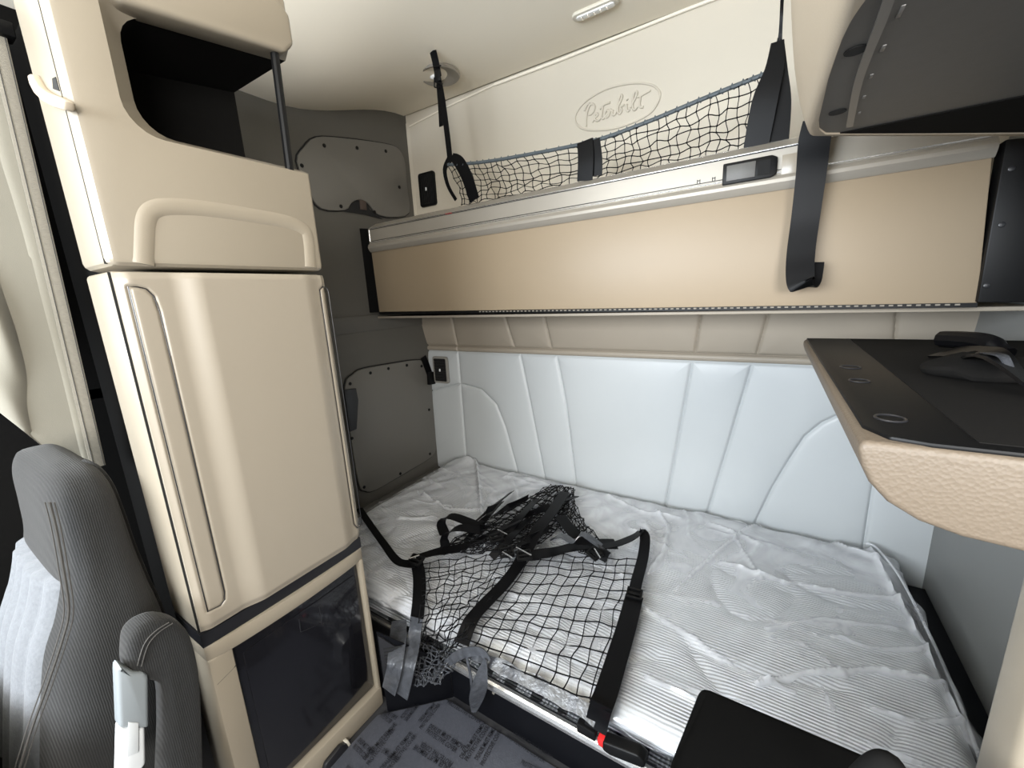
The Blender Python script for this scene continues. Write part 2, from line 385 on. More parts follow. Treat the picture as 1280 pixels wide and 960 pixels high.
tube(bm, [RL+Vector((.008, -.005, .045)), RL+Vector((.008, -.005, .098))], .002, 6)
obj('rail_edge', bm, M['alubright'], ra)
bm = NB()
for dz in (.0445, .097):
    prism(bm, [RL+Vector((.012, -.0042, dz)), RL+Vector((.012, -.0042, dz+.0022)), RR+Vector((-.3, -.0042, dz+.0022)), RR+Vector((-.3, -.0042, dz))], (0, -.0008, 0))
obj('rail_groove', bm, M['black'], ra)
bm = NB(); q = RL.lerp(RR, .245)+Vector((0, -.004, .1025)); box(bm, q-Vector((.018, .001, .003)), q+Vector((.018, .001, .003)), .0008); obj('red_tag', bm, M['redtag'], ra, label='small red tag on the rail')
# top lip behind the rail
bm = NB(); a, b = RL+Vector((0, .05, .128)), RR+Vector((0, .05, .128)); prism(bm, [a, b, b+Vector((0, .30, .0)), a+Vector((0, .30, .0))], (0, 0, -.02)); obj('bunk_top', bm, M['fascia'], bk)
# latch
lt = []
c = K(935, 215, YK-.005); ax = (RR-RL).normalized(); up = Vector((0, 0, 1))
def lp(x, z, y=0): return c + ax*x + up*z + Vector((0, y, 0))
bm = NB(); prism(bm, [lp(-.062, -.026), lp(.055, -.026), lp(.068, -.018), lp(.068, .022), lp(.055, .030), lp(-.062, .030)], (0, -.012, 0), .003)
la = obj('latch', bm, M['black'], bk)
bm = NB(); prism(bm, [lp(-.052, -.018, -.012), lp(.018, -.018, -.012), lp(.018, .022, -.012), lp(-.052, .022, -.012)], (0, -.003, 0), .001); obj('slide_button', bm, M['darkgrey'], la)
bm = NB(); prism(bm, [lp(.024, -.016, -.0122), lp(.052, -.016, -.0122), lp(.052, .02, -.0122), lp(.024, .02, -.0122)], (0, -.0012, 0)); obj('finger_slot', bm, M['hole'], la)
bm = NB(); prism(bm, [lp(.132, -.024, .001), lp(.145, -.024, .001), lp(.145, .026, .001), lp(.132, .026, .001)], (0, -.006, 0), .001); obj('rail_stop', bm, M['black'], bk)
bm = NB(); prism(bm, [lp(.078, -.024, .003), lp(.128, -.024, .003), lp(.128, .026, .003), lp(.078, .026, .003)], (0, -.006, 0), .001); obj('slider_plate', bm, M['beige'], bk)
for dx in (-.085, -.125):
    bm = NB(); q = lp(dx, -.002, .001)
    prism(bm, [q+Vector((x, .0005, z)) for x, z in ((-.005, -.005), (-.003, -.005), (-.003, .001), (.002, .001), (.002, -.005), (.004, -.005), (.004, .005), (.002, .005), (.002, .003), (-.003, .003), (-.003, .005), (-.005, .005))], (0, -.0012, 0)); obj('rail_mark', bm, M['black'], bk)
# end cap brackets
bm = NB(); prism(bm, [K(1258,174,1.385), K(1300,170,1.385), K(1300,378,1.385), K(1222,378,1.385)], (0, .05, 0), .003)
e = obj('end_bracket', bm, M['black'], bk)
for u, v in ((1264,211),(1252,281),(1233,357)):
    bm = NB(); disc(bm, K(u, v, 1.385), (0, -1, 0), .006, .003, 12, .001); obj('rivet', bm, M['band'], e)
bm = NB(); prism(bm, [K(443,285,1.41), K(463,286,1.41), K(474,390,1.41), K(460,391,1.41), K(453,318,1.41), K(445,314,1.41)], (0, .05, 0), .002); obj('end_bracket', bm, M['black'], bk)
# piano hinge
bm = NB(); a, b = K(474,391.5,1.398), K(1222,380.5,1.398)
prism(bm, [a+up*.004, b+up*.004, b-up*.007, a-up*.007], (0, .012, 0)); hg = obj('hinge', bm, M['black'], bk)
bm = NB(); nk = 84
for k in range(nk):
    q = a.lerp(b, .30+.69*k/nk); tube(bm, [q, q+ax*.0085], .0022, 6)
obj('hinge_knuckles', bm, M['alu'], hg)
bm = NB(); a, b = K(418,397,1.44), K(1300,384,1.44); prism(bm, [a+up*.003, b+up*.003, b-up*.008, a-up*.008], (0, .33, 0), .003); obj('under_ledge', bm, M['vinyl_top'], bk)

# ------------------------------------------------------------------ net of the upper bunk
def netmesh(bm, pt, nu, nv, r=.0016, jit=.004, sub=3, seed=1):
    """square knotted netting over the patch pt(s,t)"""
    rnd = random.Random(seed)
    G = [[pt(i/nu, j/nv)+Vector((rnd.uniform(-jit, jit), rnd.uniform(-jit, jit)*.6, rnd.uniform(-jit, jit))) for j in range(nv+1)] for i in range(nu+1)]
    for i in range(nu+1): tube(bm, smoothpath(G[i], sub), r, 4)
    for j in range(nv+1): tube(bm, smoothpath([G[i][j] for i in range(nu+1)], sub), r, 4)
    for i in range(nu+1):
        for j in range(nv+1): ellipsoid(bm, G[i][j], (r*1.9,)*3, None, 6, 4)
YN = 1.453
nt_ = thing('bunk_safety_net', 'black square-mesh safety net stretched above the upper bunk', 'net', (-.6, YN, .33))
top = [atY(u, v, YN) for u, v in ((560,206),(600,203),(650,195),(735,178),(800,156),(880,123),(955,93))]
bot = [atY(u, v, YN) for u, v in ((578,256),(612,249),(665,239),(735,227),(805,214),(880,201),(948,189))]
TP, BP = smoothpath(top, 8), smoothpath(bot, 8)
def lerpath(P, s): x = s*(len(P)-1); i = min(int(x), len(P)-2); return P[i].lerp(P[i+1], x-i)
bm = NB(); netmesh(bm, lambda s, t: lerpath(TP, s).lerp(lerpath(BP, s), t)+Vector((0, .02*math.sin(math.pi*t), 0)), 38, 7, .0016, .007, 3, 3); obj('netting', bm, M['cord'], nt_)
bm = NB(); tube(bm, TP, .0065, 8)
for k in range(36):
    q = lerpath(TP, (k+.5)/36); tube(bm, [q+Vector((-.004, -.008, -.006)), q+Vector((0, 0, .009)), q+Vector((.006, .006, -.006))], .002, 5)
obj('edge_rope', bm, M['bluecord'], nt_, label='slate-blue edge rope')
SX = Vector((1, 0, 0))
def net_strap(name, pts, w, mm=M['strap'], side=SX, par=nt_, th=.003):
    bm = NB(); ribbon(bm, pts, side, w, th); return obj(name, bm, mm, par)
# left suspension: ceiling tab, buckle, webbing, fan at the net corner
pl = ceil_pt(541, 63)
net_strap('ceiling_tab', [pl, atY(545,80,YN), atY(548,97,YN)], .032)
st = net_strap('strap', [atY(546,90,YN), atY(552,118,YN), atY(558,160,YN), atY(563,203,YN)], .026)
net_strap('strap_tail', [atY(548,105,YN+.006), atY(550,130,YN+.008), atY(551.5,158,YN+.006)], .02)
bm = NB()
for a, b in (((543,84),(551,82)), ((544,102),(553,105))): tube(bm, [atY(*a, YN-.006), atY(*b, YN-.006)], .003, 8)
q = atY(547,95,YN-.004); box(bm, q-Vector((.015, .004, .02)), q+Vector((.015, .002, .02)), .003); tube(bm, [atY(543,97,YN-.008), atY(543,109,YN-.008), atY(549,110,YN-.008)], .0025, 6)
obj('buckle', bm, M['black'], nt_)
net_strap('corner_strap', [atY(565,196,YN-.004), atY(574,203,YN-.005), atY(584,222,YN-.005), atY(593,250,YN-.003)], [.03, .05, .052, .05])
net_strap('corner_strap', [atY(562,199,YN+.003), atY(556,212,YN+.004), atY(560,232,YN+.006), atY(570,250,YN+.008)], [.03, .02, .016, .014])
net_strap('middle_strap', [atY(731,176,YN-.009), atY(732,190,YN-.014), atY(732,205,YN-.016), atY(731,226,YN-.012)], .056)
net_strap('middle_strap', [atY(740,176,YN-.006), atY(743,200,YN-.008), atY(743,220,YN-.004)], .055)
pr = ceil_pt(979, -60)
net_strap('strap', [pr, atY(978,-10,YN), atY(975,48,YN), atY(972,55,YN)], [.008, .008, .010, .03])
net_strap('corner_strap', [atY(972,52,YN-.006), atY(968,85,YN-.012), atY(956,125,YN-.015), atY(945,183,YN-.006)], [.03, .045, .062, .062], M['strap'])
net_strap('corner_strap', [atY(973,52,YN+.004), atY(975,90,YN+.005), atY(974,130,YN+.005), atY(970,178,YN+.005)], [.025, .035, .055, .06])

# hanging belt end in front of the bunk
bm = NB()
pts = [atY(1024,150,1.33), atY(1018,175,1.335), atY(1014,215,1.35), atY(1007,270,1.36), atY(1001,315,1.35), atY(1000,345,1.335), atY(1003,356,1.33), atY(1010,350,1.345), atY(1014,328,1.362)]
ribbon(bm, pts, SX, [.066, .066, .064, .062, .062, .062, .060, .058, .056], .003, 6)
props(obj('hanging_belt', bm, M['strap']), 'black webbing belt hanging straight down over the beige bunk panel, its end folded up', 'strap')

# ================================================================== LEFT WALL HATCHES, VENTS
XH = XL+.003
def hatch(name, label, outline, snaps, hole=None, extra=None):
    P = smoothpath([atX(u, v, XH) for u, v in outline], 3, True)
    c = sum(P, Vector())/len(P); t = thing(name, label, 'access cover', (XL, c.y, min(p.z for p in P)), 'snapped vinyl covers on the side wall')
    bm = NB(); bw = NB()
    prism(bw, [p+(p-c).normalized()*.006 for p in P], (.004, 0, 0), .001); obj('edge_gasket', bw, M['hole'], t)
    # cover sheet with soft creases
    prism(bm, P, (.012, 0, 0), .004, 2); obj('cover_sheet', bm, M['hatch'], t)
    for u, v in snaps:
        bm = NB(); disc(bm, atX(u, v, XH+.011), (1, 0, 0), .0085, .004, 12, .0015); obj('snap', bm, M['black'], t)
    return t
t = hatch('access_cover', 'cream vinyl cover with a torn dark gap at its bottom, above the bunk', [(370,202),(379,184),(394,172),(426,173),(480,180),(497,187),(505,205),(507,232),(510,266),(490,272),(470,268),(459,255),(448,250),(438,254),(430,263),(400,261),(385,240)],
      [(405,182),(446,185),(482,189),(499,234),(426,258),(468,265),(377,207)])
bm = NB(); prism(bm, [atX(u, v, XH+.002) for u, v in ((427,264),(438,255),(449,250),(458,254),(462,262),(478,274),(455,268))], (.003, 0, 0)); obj('torn_gap', bm, M['hole'], t)
bm = NB(); prism(bm, [atX(u, v, XH+.006) for u, v in ((449,249),(457,250),(458,263),(450,262))], (.004, 0, 0), .001); obj('flap', bm, mat('brown_flap', (.05,.035,.028), .7), t)
z2 = lambda x, y: (400+x*.2707, 380+y*.2707)
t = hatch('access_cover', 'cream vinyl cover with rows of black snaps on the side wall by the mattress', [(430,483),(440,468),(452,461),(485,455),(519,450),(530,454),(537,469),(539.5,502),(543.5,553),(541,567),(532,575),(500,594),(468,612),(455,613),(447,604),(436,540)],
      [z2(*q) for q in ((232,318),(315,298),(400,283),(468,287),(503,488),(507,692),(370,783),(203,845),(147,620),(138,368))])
bm = NB(); prism(bm, [atX(u, v, XH+.014) for u, v in ((429,487),(444,485),(447,500),(445,536),(436,540))], (.008, 0, 0), .003); obj('dark_pocket', bm, M['band'], t)
bt = thing('belt_stub', 'short black belt stub with square buckle hanging beside the lower air vent', 'strap', atX(533,478,XL))
bm = NB(); ribbon(bm, [atX(529,446,XH+.016), atX(533,456,XH+.02), atX(537,467,XH+.02)], (0, 1, 0), .045, .004); obj('webbing', bm, M['strap'], bt)
bm = NB(); prism(bm, [atX(u, v, XH+.014) for u, v in ((533,465),(543,464),(544,479),(534,481))], (.022, 0, 0), .004); obj('buckle', bm, M['black'], bt)
def vent(name, label, quad, frame, slats, vertical):
    Q = [atY(u, v, YB-.004) for u, v in quad]; c = sum(Q, Vector())/4
    ex = (Q[1]-Q[0]+Q[2]-Q[3])/4; ez = (Q[0]-Q[3]+Q[1]-Q[2])/4; hx, hz = ex.length, ez.length
    t = thing(name, label, 'air vent', (c.x, YB, c.z-hz), 'air vents on the back wall')
    bm = NB(); prism(bm, [(c.x+x, YB, c.z+z) for x, z in rrect(0, 0, hx, hz, .014)], (0, -.016, 0), .003); fr_ = obj('vent_frame', bm, frame, t)
    bm = NB(); prism(bm, [(c.x+x, YB-.0155, c.z+z) for x, z in rrect(0, 0, hx-.012, hz-.012, .006)], (0, -.001, 0)); obj('vent_opening', bm, M['hole'], t)
    for k in range(slats):
        bm = NB()
        if vertical:
            x = c.x-(hx-.018)+2*(hx-.018)*k/(slats-1); box(bm, (x-.0018, YB-.02, c.z-hz+.014), (x+.0018, YB-.0145, c.z+hz-.014))
        else:
            z = c.z-(hz-.02)+2*(hz-.02)*k/(slats-1); box(bm, (c.x-hx+.013, YB-.019, z-.002), (c.x+hx-.013, YB-.0145, z+.002))
        obj('slat', bm, M['black'], t)
    bm = NB(); box(bm, (c.x-.004, YB-.023, c.z-.008), (c.x+.004, YB-.018, c.z+.008), .001); obj('thumb_tab', bm, M['white'], t)
    return t
vent('air_vent', 'black air vent on the back wall above the bunk, left of the net', ((524,216),(544,215),(546,257),(527,259)), M['black'], 7, True)
vent('air_vent', 'grey-framed air vent on the back wall low beside the snapped cover', ((541.5,446),(560,445),(562,478),(545,479)), mat('grey_frame', (.23,.22,.20), .45), 8, False)

# ================================================================== LEFT TOWER
XT, Y0, Y1 = -.91, .238, .622
zs_, zb_ = .072, -.635
def towerplan(z, x=XT): return [(x, Y0, z), (-1.045, Y0, z), (-1.068, Y0+.012, z), (-1.08, Y0+.035, z), (-1.24, Y0+.11, z), (-1.24, Y1, z), (x, Y1, z)]
def T2(L): return [(p.y, p.z) for p in (atX(u, v, XT) for u, v in L)]
# ---- top unit with the open cubby
tu = thing('overhead_cubby', 'beige open cubby unit with rounded black-lined opening and corner post', 'cabinet', (-1.08, .43, .078))
def booled(base, cutters):
    ob = bpy.data.objects.new('tmp', bpy.data.meshes.new('tmp')); base.to_mesh(ob.data); COL.objects.link(ob); tmp = [ob]
    for c_ in cutters:
        cb = bpy.data.objects.new('tmpc', bpy.data.meshes.new('tmpc')); bmesh.ops.recalc_face_normals(c_, faces=c_.faces[:]); c_.to_mesh(cb.data); COL.objects.link(cb); tmp.append(cb)
        md = ob.modifiers.new('b', 'BOOLEAN'); md.operation = 'DIFFERENCE'; md.object = cb; md.solver = 'EXACT'
    dg = bpy.context.evaluated_depsgraph_get(); me = bpy.data.meshes.new_from_object(ob.evaluated_get(dg))
    r = bmesh.new(); r.from_mesh(me)
    for o in tmp: bpy.data.objects.remove(o)
    return r
base = NB()
# side profile of the unit: the front bulges out below and above the opening
prism(base, towerplan(zs_+.005), (0, 0, .64-zs_-.005), .014, 3); bmesh.ops.recalc_face_normals(base, faces=base.faces[:])
def openprof(g):                    # (y,z) outline, left corners rounded, right end open past the side
    y0, z0, z1, r = .331-g, .305-g*.5, .492+g*1.2, .05
    pts = []
    for k in range(7):
        a = math.radians(180+90*k/6); pts.append((y0+r+r*math.cos(a), z0+r+r*math.sin(a)))
    pts += [(.72, z0), (.72, z1+.05)]
    for k in range(7):
        a = math.radians(90+90*k/6); pts.append((y0+r+r*math.cos(a), z1-r+r*math.sin(a)+(.0)))
    return pts
cut = NB(); A_ = []
for x, g in ((XT+.02, .047), (XT-.035, 0), (-1.175, 0)): A_.append([cut.verts.new((x, y, z)) for y, z in openprof(g)])
n = len(A_[0])
for P_, Q_ in zip(A_, A_[1:]):
    for k in range(n): cut.faces.new((P_[k], P_[(k+1) % n], Q_[(k+1) % n], Q_[k]))
cut.faces.new(A_[0]); cut.faces.new(A_[-1])
r = booled(base, [cut])
for f in r.faces:
    q = f.calc_center_median()
    f.material_index = 1 if (q.x < XT-.036 and q.x > -1.18 and .30 < q.z < .51 and q.y > .32 and q.y < Y1-.005 and abs(f.normal.x) < .99) or (abs(q.x+1.175) < .002) else 0
obj('cubby_shell', r, [M['beige'], M['felt']], tu, auto=28)
bm = NB(); a, b = atX(362,212,XT-.012), atX(341,50,XT-.012); tube(bm, [a+Vector((0, 0, -.01)), a, b, b+Vector((0, 0, .02))], .0085, 10); obj('corner_post', bm, M['black'], tu)
# hood lip above and sill below the opening
bm = NB(); prism(bm, [(XT-.05, Y0+.088, .482), (XT-.05, Y1-.022, .522), (XT-.05, Y1, .545), (XT-.05, Y1, .60), (XT-.05, Y1-.03, .625), (XT-.05, Y0+.07, .63), (XT-.05, Y0+.07, .50)], (.056, 0, 0), .009, 3); obj('hood', bm, M['beige'], tu)
# arched grip recess
arch = [(180,330),(181,300),(183,275),(192,262),(215,258),(260,261),(320,270),(358,277),(378,285),(386,297),(389,334)]
bm = NB(); P = smoothpath([atX(u, v, XT+.001) for u, v in arch], 5); tube(bm, P, .015, 12)
for v in bm.verts: v.co.x = XT-.002+(v.co.x-XT)*.34
obj('grip_arch', bm, M['beige'], tu)
# panel seam and coat hook on the side
bm = NB(); box(bm, (XT-.021, Y0-.0006, zs_+.01), (XT-.019, Y0+.004, .63)); obj('panel_seam', bm, M['hole'], tu)
bm = NB()
prism(bm, [atY(u, v, .226) for u, v in ((33,93),(36,91),(39,97),(45,107),(56,115),(68,119),(78,124),(78,137),(64,133),(52,127),(42,117),(36,106))], (0, .014, 0), .004, 3); obj('coat_hook', bm, M['tan'], tu)
bm = NB(); prism(bm, [atY(u, v, Y0-.001) for u, v in ((65,98),(69,96),(73,110),(74,114),(66,111))], (0, .003, 0)); obj('hook_slot', bm, M['hole'], tu)

# ---- wardrobe with the tall door
tw = thing('wardrobe', 'tall beige wardrobe cabinet with glossy door and two long finger grips', 'cabinet', (-1.08, .43, -.66))
bm = NB(); prism(bm, towerplan(zb_-.001, XT-.016), (0, 0, zs_-zb_), .008, 3); obj('carcass', bm, M['beige'], tw)
ny, nz = 170, 300
ys = np.linspace(Y0+.003, Y1, ny+1); zz = np.linspace(zb_+.002, zs_-.004, nz+1); A, B = np.meshgrid(ys, zz, indexing='ij')
gl_ = T2([(160,358),(172,358.5),(183,361),(192.5,370),(200,390),(240,562),(281,740),(281,750),(276,757),(260,765),(160,358)])
gr_ = T2([(400,362),(404,358),(409,360),(411,366),(452,650),(451,658),(447,660),(443,655),(400,362)])
d = segdist(A, B, [gl_, gr_])
hgt = .012*ss(.312, .362, A)*ss(.608, .558, A) - .010*ss(Y0+.03, Y0, A)**2 - .010*ss(Y1-.018, Y1, A)**2
hgt = hgt*1.0 - .0035*np.exp(-(d/.0022)**2)
hgt -= .006*ss(zb_+.02, zb_, B) + .004*ss(zs_-.016, zs_, B)
bm = NB(); V = grid(bm, lambda i, j: Vector((XT+hgt[i, j], ys[i], zz[j])), ny, nz); skirt(bm, V, (-.014, 0, 0)); dr = obj('door', bm, M['door'], tw, auto=60)
for s_, L in (('l', gl_), ('r', gr_)):
    bm = NB(); tube(bm, [(XT-.0012, y, z) for y, z in L[:-1]], .0010, 6, True)
    obj('grip_outline', bm, M['band'], dr)
bm = NB(); box(bm, (XT-.018, Y0-.0006, -.633), (XT-.016, Y0+.003, zs_-.003)); obj('panel_seam', bm, M['hole'], tw)
# ---- lower unit
tl = thing('lower_cabinet', 'low beige cabinet with a glossy black square door beside the bed', 'cabinet', (-1.08, .43, ZF))
bm = NB()
def curveband(z0, z1, x0, dx, xe):      # strip that bows out along the front
    P = [(x0+dx*math.sin(math.pi*(k/14))**.6, Y0+(Y1-Y0)*k/14) for k in range(15)]
    return [(x, y, z0) for x, y in P]+[(-1.2, Y1, z0), (-1.2, Y0+.09, z0), (-1.07, Y0+.012, z0), (-1.045, Y0, z0)], (0, 0, z1-z0)
p, e = curveband(-.668, zb_-.003, XT-.012, .006, -1.2); prism(bm, p, e); obj('dark_band', bm, M['band'], tl)
bm = NB(); p, e = curveband(-.705, -.668, XT-.012, .016, -1.2); prism(bm, p, e, .005, 2); obj('top_rim', bm, M['beige'], tl)
bm = NB()
ya, yb, za, zbm = .284, .606, -.708, -1.135
xf = XT-.006
prism(bm, [(xf, Y0, ZF), (-1.045, Y0, ZF), (-1.07, Y0+.012, ZF), (-1.2, Y0+.09, ZF), (-1.2, ya+.05, ZF), (-1.0, ya, ZF), (xf, ya, ZF)], (0, 0, .5), .006, 2); box(bm, (-1.2, yb, ZF), (xf, Y1-.004, -.70), .004, 2); box(bm, (-1.2, ya-.01, ZF+.0), (xf+.004, Y1-.004, zbm), .008, 2)
box(bm, (-1.2, ya-.01, -.99), (xf-.05, yb+.01, -.70))
tube(bm, [(xf-.001, Y0+.006, -.76), (xf-.001, ya-.002, -.748)], .0012, 6, mi=1)
obj('frame', bm, [M['beige'], M['hole']], tl)
bm = NB(); prism(bm, [(xf-.045, ya+.002, zbm+.004), (xf-.045, yb-.002, zbm+.004), (xf-.045, yb-.002, za-.004), (xf-.045, ya+.002, za-.004)], (.032, 0, 0), .004); bd = obj('black_door', bm, M['blackgloss'], tl)
bm = NB(); prism(bm, [(xf-.014, y, z) for y, z in ((ya+.018, zbm+.02), (yb-.016, zbm+.02), (yb-.016, za-.03), (ya+.018, za-.03))], (.004, 0, 0), .002); obj('door_glass', bm, M['blackgloss'], bd)
bm = NB()
for u0, v0, u1, v1 in ((374,774,376,790),(399,758,402,779)): tube(bm, [atX(u0, v0, xf-.009), atX(u1, v1, xf-.009)], .0012, 6)
tube(bm, [atX(376,790,xf-.009), atX(402,779,xf-.009)], .0008, 6); obj('door_pull', bm, M['band'], bd)
bm = NB(); P = [atX(u, v, xf+.005) for u, v in ((401,962),(404,952),(422,930),(430,926),(433,931),(430,938),(410,965))]; prism(bm, P, (.014, 0, 0), .004); hd = obj('latch_handle', bm, M['band'], tl)
bm = NB(); P = [atX(u, v, xf+.004) for u, v in ((428,925),(432,922),(436,929),(433,933))]; prism(bm, P, (.012, 0, 0), .002); obj('latch_pin', bm, M['trimwhite'], hd)
# black filler between tower and curtain
bm = NB(); box(bm, (XL+.005, Y0+.125, ZF), (-1.245, Y1, .70)); struct('trim_3', bm, M['felt'])

# ================================================================== CURTAIN
xc = -1.56
ce_t, ce_b = atX(8,45,xc), atX(131,576,xc)
ct = thing('privacy_curtain', 'cream fabric curtain gathered beside the tower, dark gap along its edge', 'curtain', (xc, .1, -.4))
def curt(s, t):
    y = ce_t.y + (ce_b.y-ce_t.y)*t - s*.85
    ztop = .64 + .0*s; zbot = ce_b.z-.01 + min(.42, max(0, (s*.85-.06))*2.1)*1.0
    z = ztop + (zbot-ztop)*t
    w = max(0., min(1., (s-.042)/.07)); w = w*w*(3-2*w)
    fold = w*(.024*math.sin(s*44+2.2*t)*(.5+.5*t) + .014*math.sin(s*30-6*t+1)*(.3+.7*t) + .005*math.sin(19*t+s*50) + .05*max(0, t-.45)*math.sin(s*24-3*t))
    return Vector((xc+fold-.02*w, y, z))
bm = NB(); V = grid(bm, lambda i, j: curt(i/200, j/80), 200, 80); skirt(bm, V, (-.004, 0, 0)); obj('curtain_cloth', bm, M['curtain'], ct, auto=80)
bm = NB(); V = grid(bm, lambda i, j: curt(.002+.035*i/8, j/80)+Vector((.007+.0015*math.sin(math.pi*i/8), 0, 0)), 8, 80); skirt(bm, V, (-.003, 0, 0)); obj('edge_hem', bm, M['hem'], ct, auto=80)
bm = NB()
for o in (.006, .03): tube(bm, [curt(o, j/80)+Vector((.0092, 0, 0)) for j in range(81)], .0009, 4)
obj('stitching', bm, M['thread'], ct)
bm = NB(); box(bm, (xc-.025, -1.2, .64), (xc+.025, .34, .672), .004); obj('curtain_track', bm, M['black'], ct)

# ================================================================== DRIVER SEAT
ds = thing('driver_seat', 'charcoal cloth driver seat seen from the side with stitched bolsters', 'seat', (-1.24, .05, ZF))
def loft(bm, secs, n=36, ex=4.0, mi=0, cap=True):
    R_ = []
    for z, cx, hx, yf, yb in secs:
        ring = []
        for k in range(n):
            a = 2*math.pi*k/n; c_, s_ = math.cos(a), math.sin(a); q = (abs(c_)**ex+abs(s_)**ex)**(-1/ex)
            ring.append(bm.verts.new((cx+hx*c_*q, (yf+yb)/2+(yb-yf)/2*s_*q, z)))
        R_.append(ring)
    for A_, B_ in zip(R_, R_[1:]):
        for k in range(n): f = bm.faces.new((A_[k], A_[(k+1) % n], B_[(k+1) % n], B_[k])); f.material_index = mi
    if cap:
        for q in (R_[0], R_[-1]): f = bm.faces.new(q); f.material_index = mi
def dense(secs, n=6):
    P = [Vector(s[:3]) for s in secs]; Q = [Vector((s[3], s[4], 0)) for s in secs]
    return [(p.x, p.y, p.z, q.x, q.y) for p, q in zip(smoothpath(P, n), smoothpath(Q, n))]
secs = dense([(-1.0,-1.235,.26,-.03,.226),(-.8,-1.235,.262,.01,.228),(-.62,-1.235,.258,.05,.226),(-.54,-1.235,.245,.082,.218),(-.47,-1.235,.222,.102,.214),(-.40,-1.235,.212,.108,.212),(-.335,-1.235,.208,.112,.208),(-.298,-1.235,.19,.12,.200),(-.282,-1.235,.155,.13,.190),(-.275,-1.235,.09,.145,.175)])
bm = NB(); loft(bm, secs); obj('backrest', bm, M['fabric'], ds, auto=80)
bm = NB()            # lighter fluted insert on the front of the backrest
def seat_yf(z):
    for a, b in zip(secs, secs[1:]):
        if a[0] <= z <= b[0]: t = (z-a[0])/(b[0]-a[0]+1e-9); return a[3]+(b[3]-a[3])*t
    return secs[-1][3]
V = grid(bm, lambda i, j: Vector((-1.235-.165+.33*i/60, seat_yf(-.98+.50*j/30)-.014-.010*abs(math.sin(i/60*math.pi*6))+.03*(abs(i/30-1)**4), -.98+.50*j/30)), 60, 30)
skirt(bm, V, (0, .04, 0)); obj('fluted_insert', bm, M['fabric2'], ds, auto=80, label='pale grey fluted insert')
bm = NB()
for du, rr in ((0, .0022), (6, .0011), (-6, .0011)):
    sp = [(62,628),(70,660),(79,710),(86,762),(78,800),(58,860),(40,910),(24,962)]
    tube(bm, smoothpath([Vector((-1.235+.232+.0*i, 0, 0)) if False else atX(u+du, v, -1.0) for i, (u, v) in enumerate(sp)], 5), rr, 6)
obj('seam_stitching', bm, M['thread'], ds)
pp = []
for z, cx, hx, yf, yb in secs:
    if -.8 < z < -.28:
        a = math.radians(52); c_, s_ = math.cos(a), math.sin(a); q = (c_**4+s_**4)**(-.25); pp.append((cx+hx*c_*q, (yf+yb)/2+(yb-yf)/2*s_*q, z))
bm = NB(); tube(bm, pp, .005, 8); obj('rear_piping', bm, M['fabric'], ds)
bm = NB(); box(bm, (-1.50, -.54, -.90), (-.90, -.04, -.64), .05, 4); obj('cushion', bm, M['fabric'], ds)  # out of view; widened and raised to shade the lower cabinet
bm = NB(); box(bm, (-1.42, -.40, ZF), (-1.05, .12, -.86), .02, 2); obj('pedestal', bm, M['black'], ds)
bm = NB(); P = smoothpath([atX(u, v, -.93) for u, v in ((146,800),(150,782),(165,768),(190,761),(215,770),(229,795),(238,850),(241,965),(236,1040),(192,1040),(192,900),(190,850),(182,838),(160,834),(147,822))], 3, True)
prism(bm, P, (.055, 0, 0), .014, 3); ar = obj('armrest', bm, M['fabric'], ds, auto=60)
bm = NB()
for k in (0, 1): tube(bm, smoothpath([atX(u+5*k, v+1*k, -.873) for u, v in ((172,832),(180,806),(193,790),(211,778))], 5), .0011, 5)
obj('armrest_stitching', bm, M['thread'], ar)
bm = NB(); P = [atX(u, v, -.90) for u, v in ((139,828),(143,822),(150,826),(160,831),(173,831),(178,836),(179,900),(142,900))]; prism(bm, P, (.03, 0, 0), .006, 3); lv = obj('recline_lever', bm, M['grey'], ds, label='grey recline lever grip')
bm = NB(); P = [atX(u, v, -.898) for u, v in ((143,900),(175,900),(176,945),(164,960),(141,975))]; prism(bm, P, (.026, 0, 0), .005, 3); lw = obj('lever_plate', bm, M['white'], lv, label='white lower lever plate')
bm = NB(); P = [atX(u, v, -.871) for u, v in ((160,902),(173,903),(173,940),(158,946))]; prism(bm, P, (.002, 0, 0), .001); obj('plate_inset', bm, mat('lever_inset', (.55,.57,.58), .4), lw)

# ================================================================== PASSENGER SEAT (black, in the foreground)
ps = thing('passenger_seat', 'black cloth seat back cut off by the bottom edge of the photo', 'seat', (.15, .3, ZF))
bm = NB()
zt = -.50
pa, pb, pc = atZ(876,852,zt), atZ(840,945,zt), atZ(1140,962,zt)
prism(bm, [pa, pb, pb+Vector((-.02, -.2, -.04)), (.36, .1, zt-.04), (.36, pa.y+.0, zt)], (0, 0, -.11), .012, 3); obj('backrest', bm, M['seatblack'], ps)
bm = NB(); tube(bm, smoothpath([atY(u, v, .40) for u, v in ((1066,1000),(1080,976),(1098,961),(1112,960),(1120,980))], 6), [.004]+[.012]*23+[.004], 12); obj('bolster', bm, M['bolster'], ps, label='charcoal bolster end')
bm = NB(); box(bm, (.02, .12, ZF), (.34, .42, zt-.09), .02); obj('pedestal', bm, M['black'], ps)
bm = NB(); box(bm, (-.02, -.46, -.86), (.46, .08, -.68), .05, 4); obj('cushion', bm, M['seatblack'], ps)  # out of view; added to block low light towards the tower

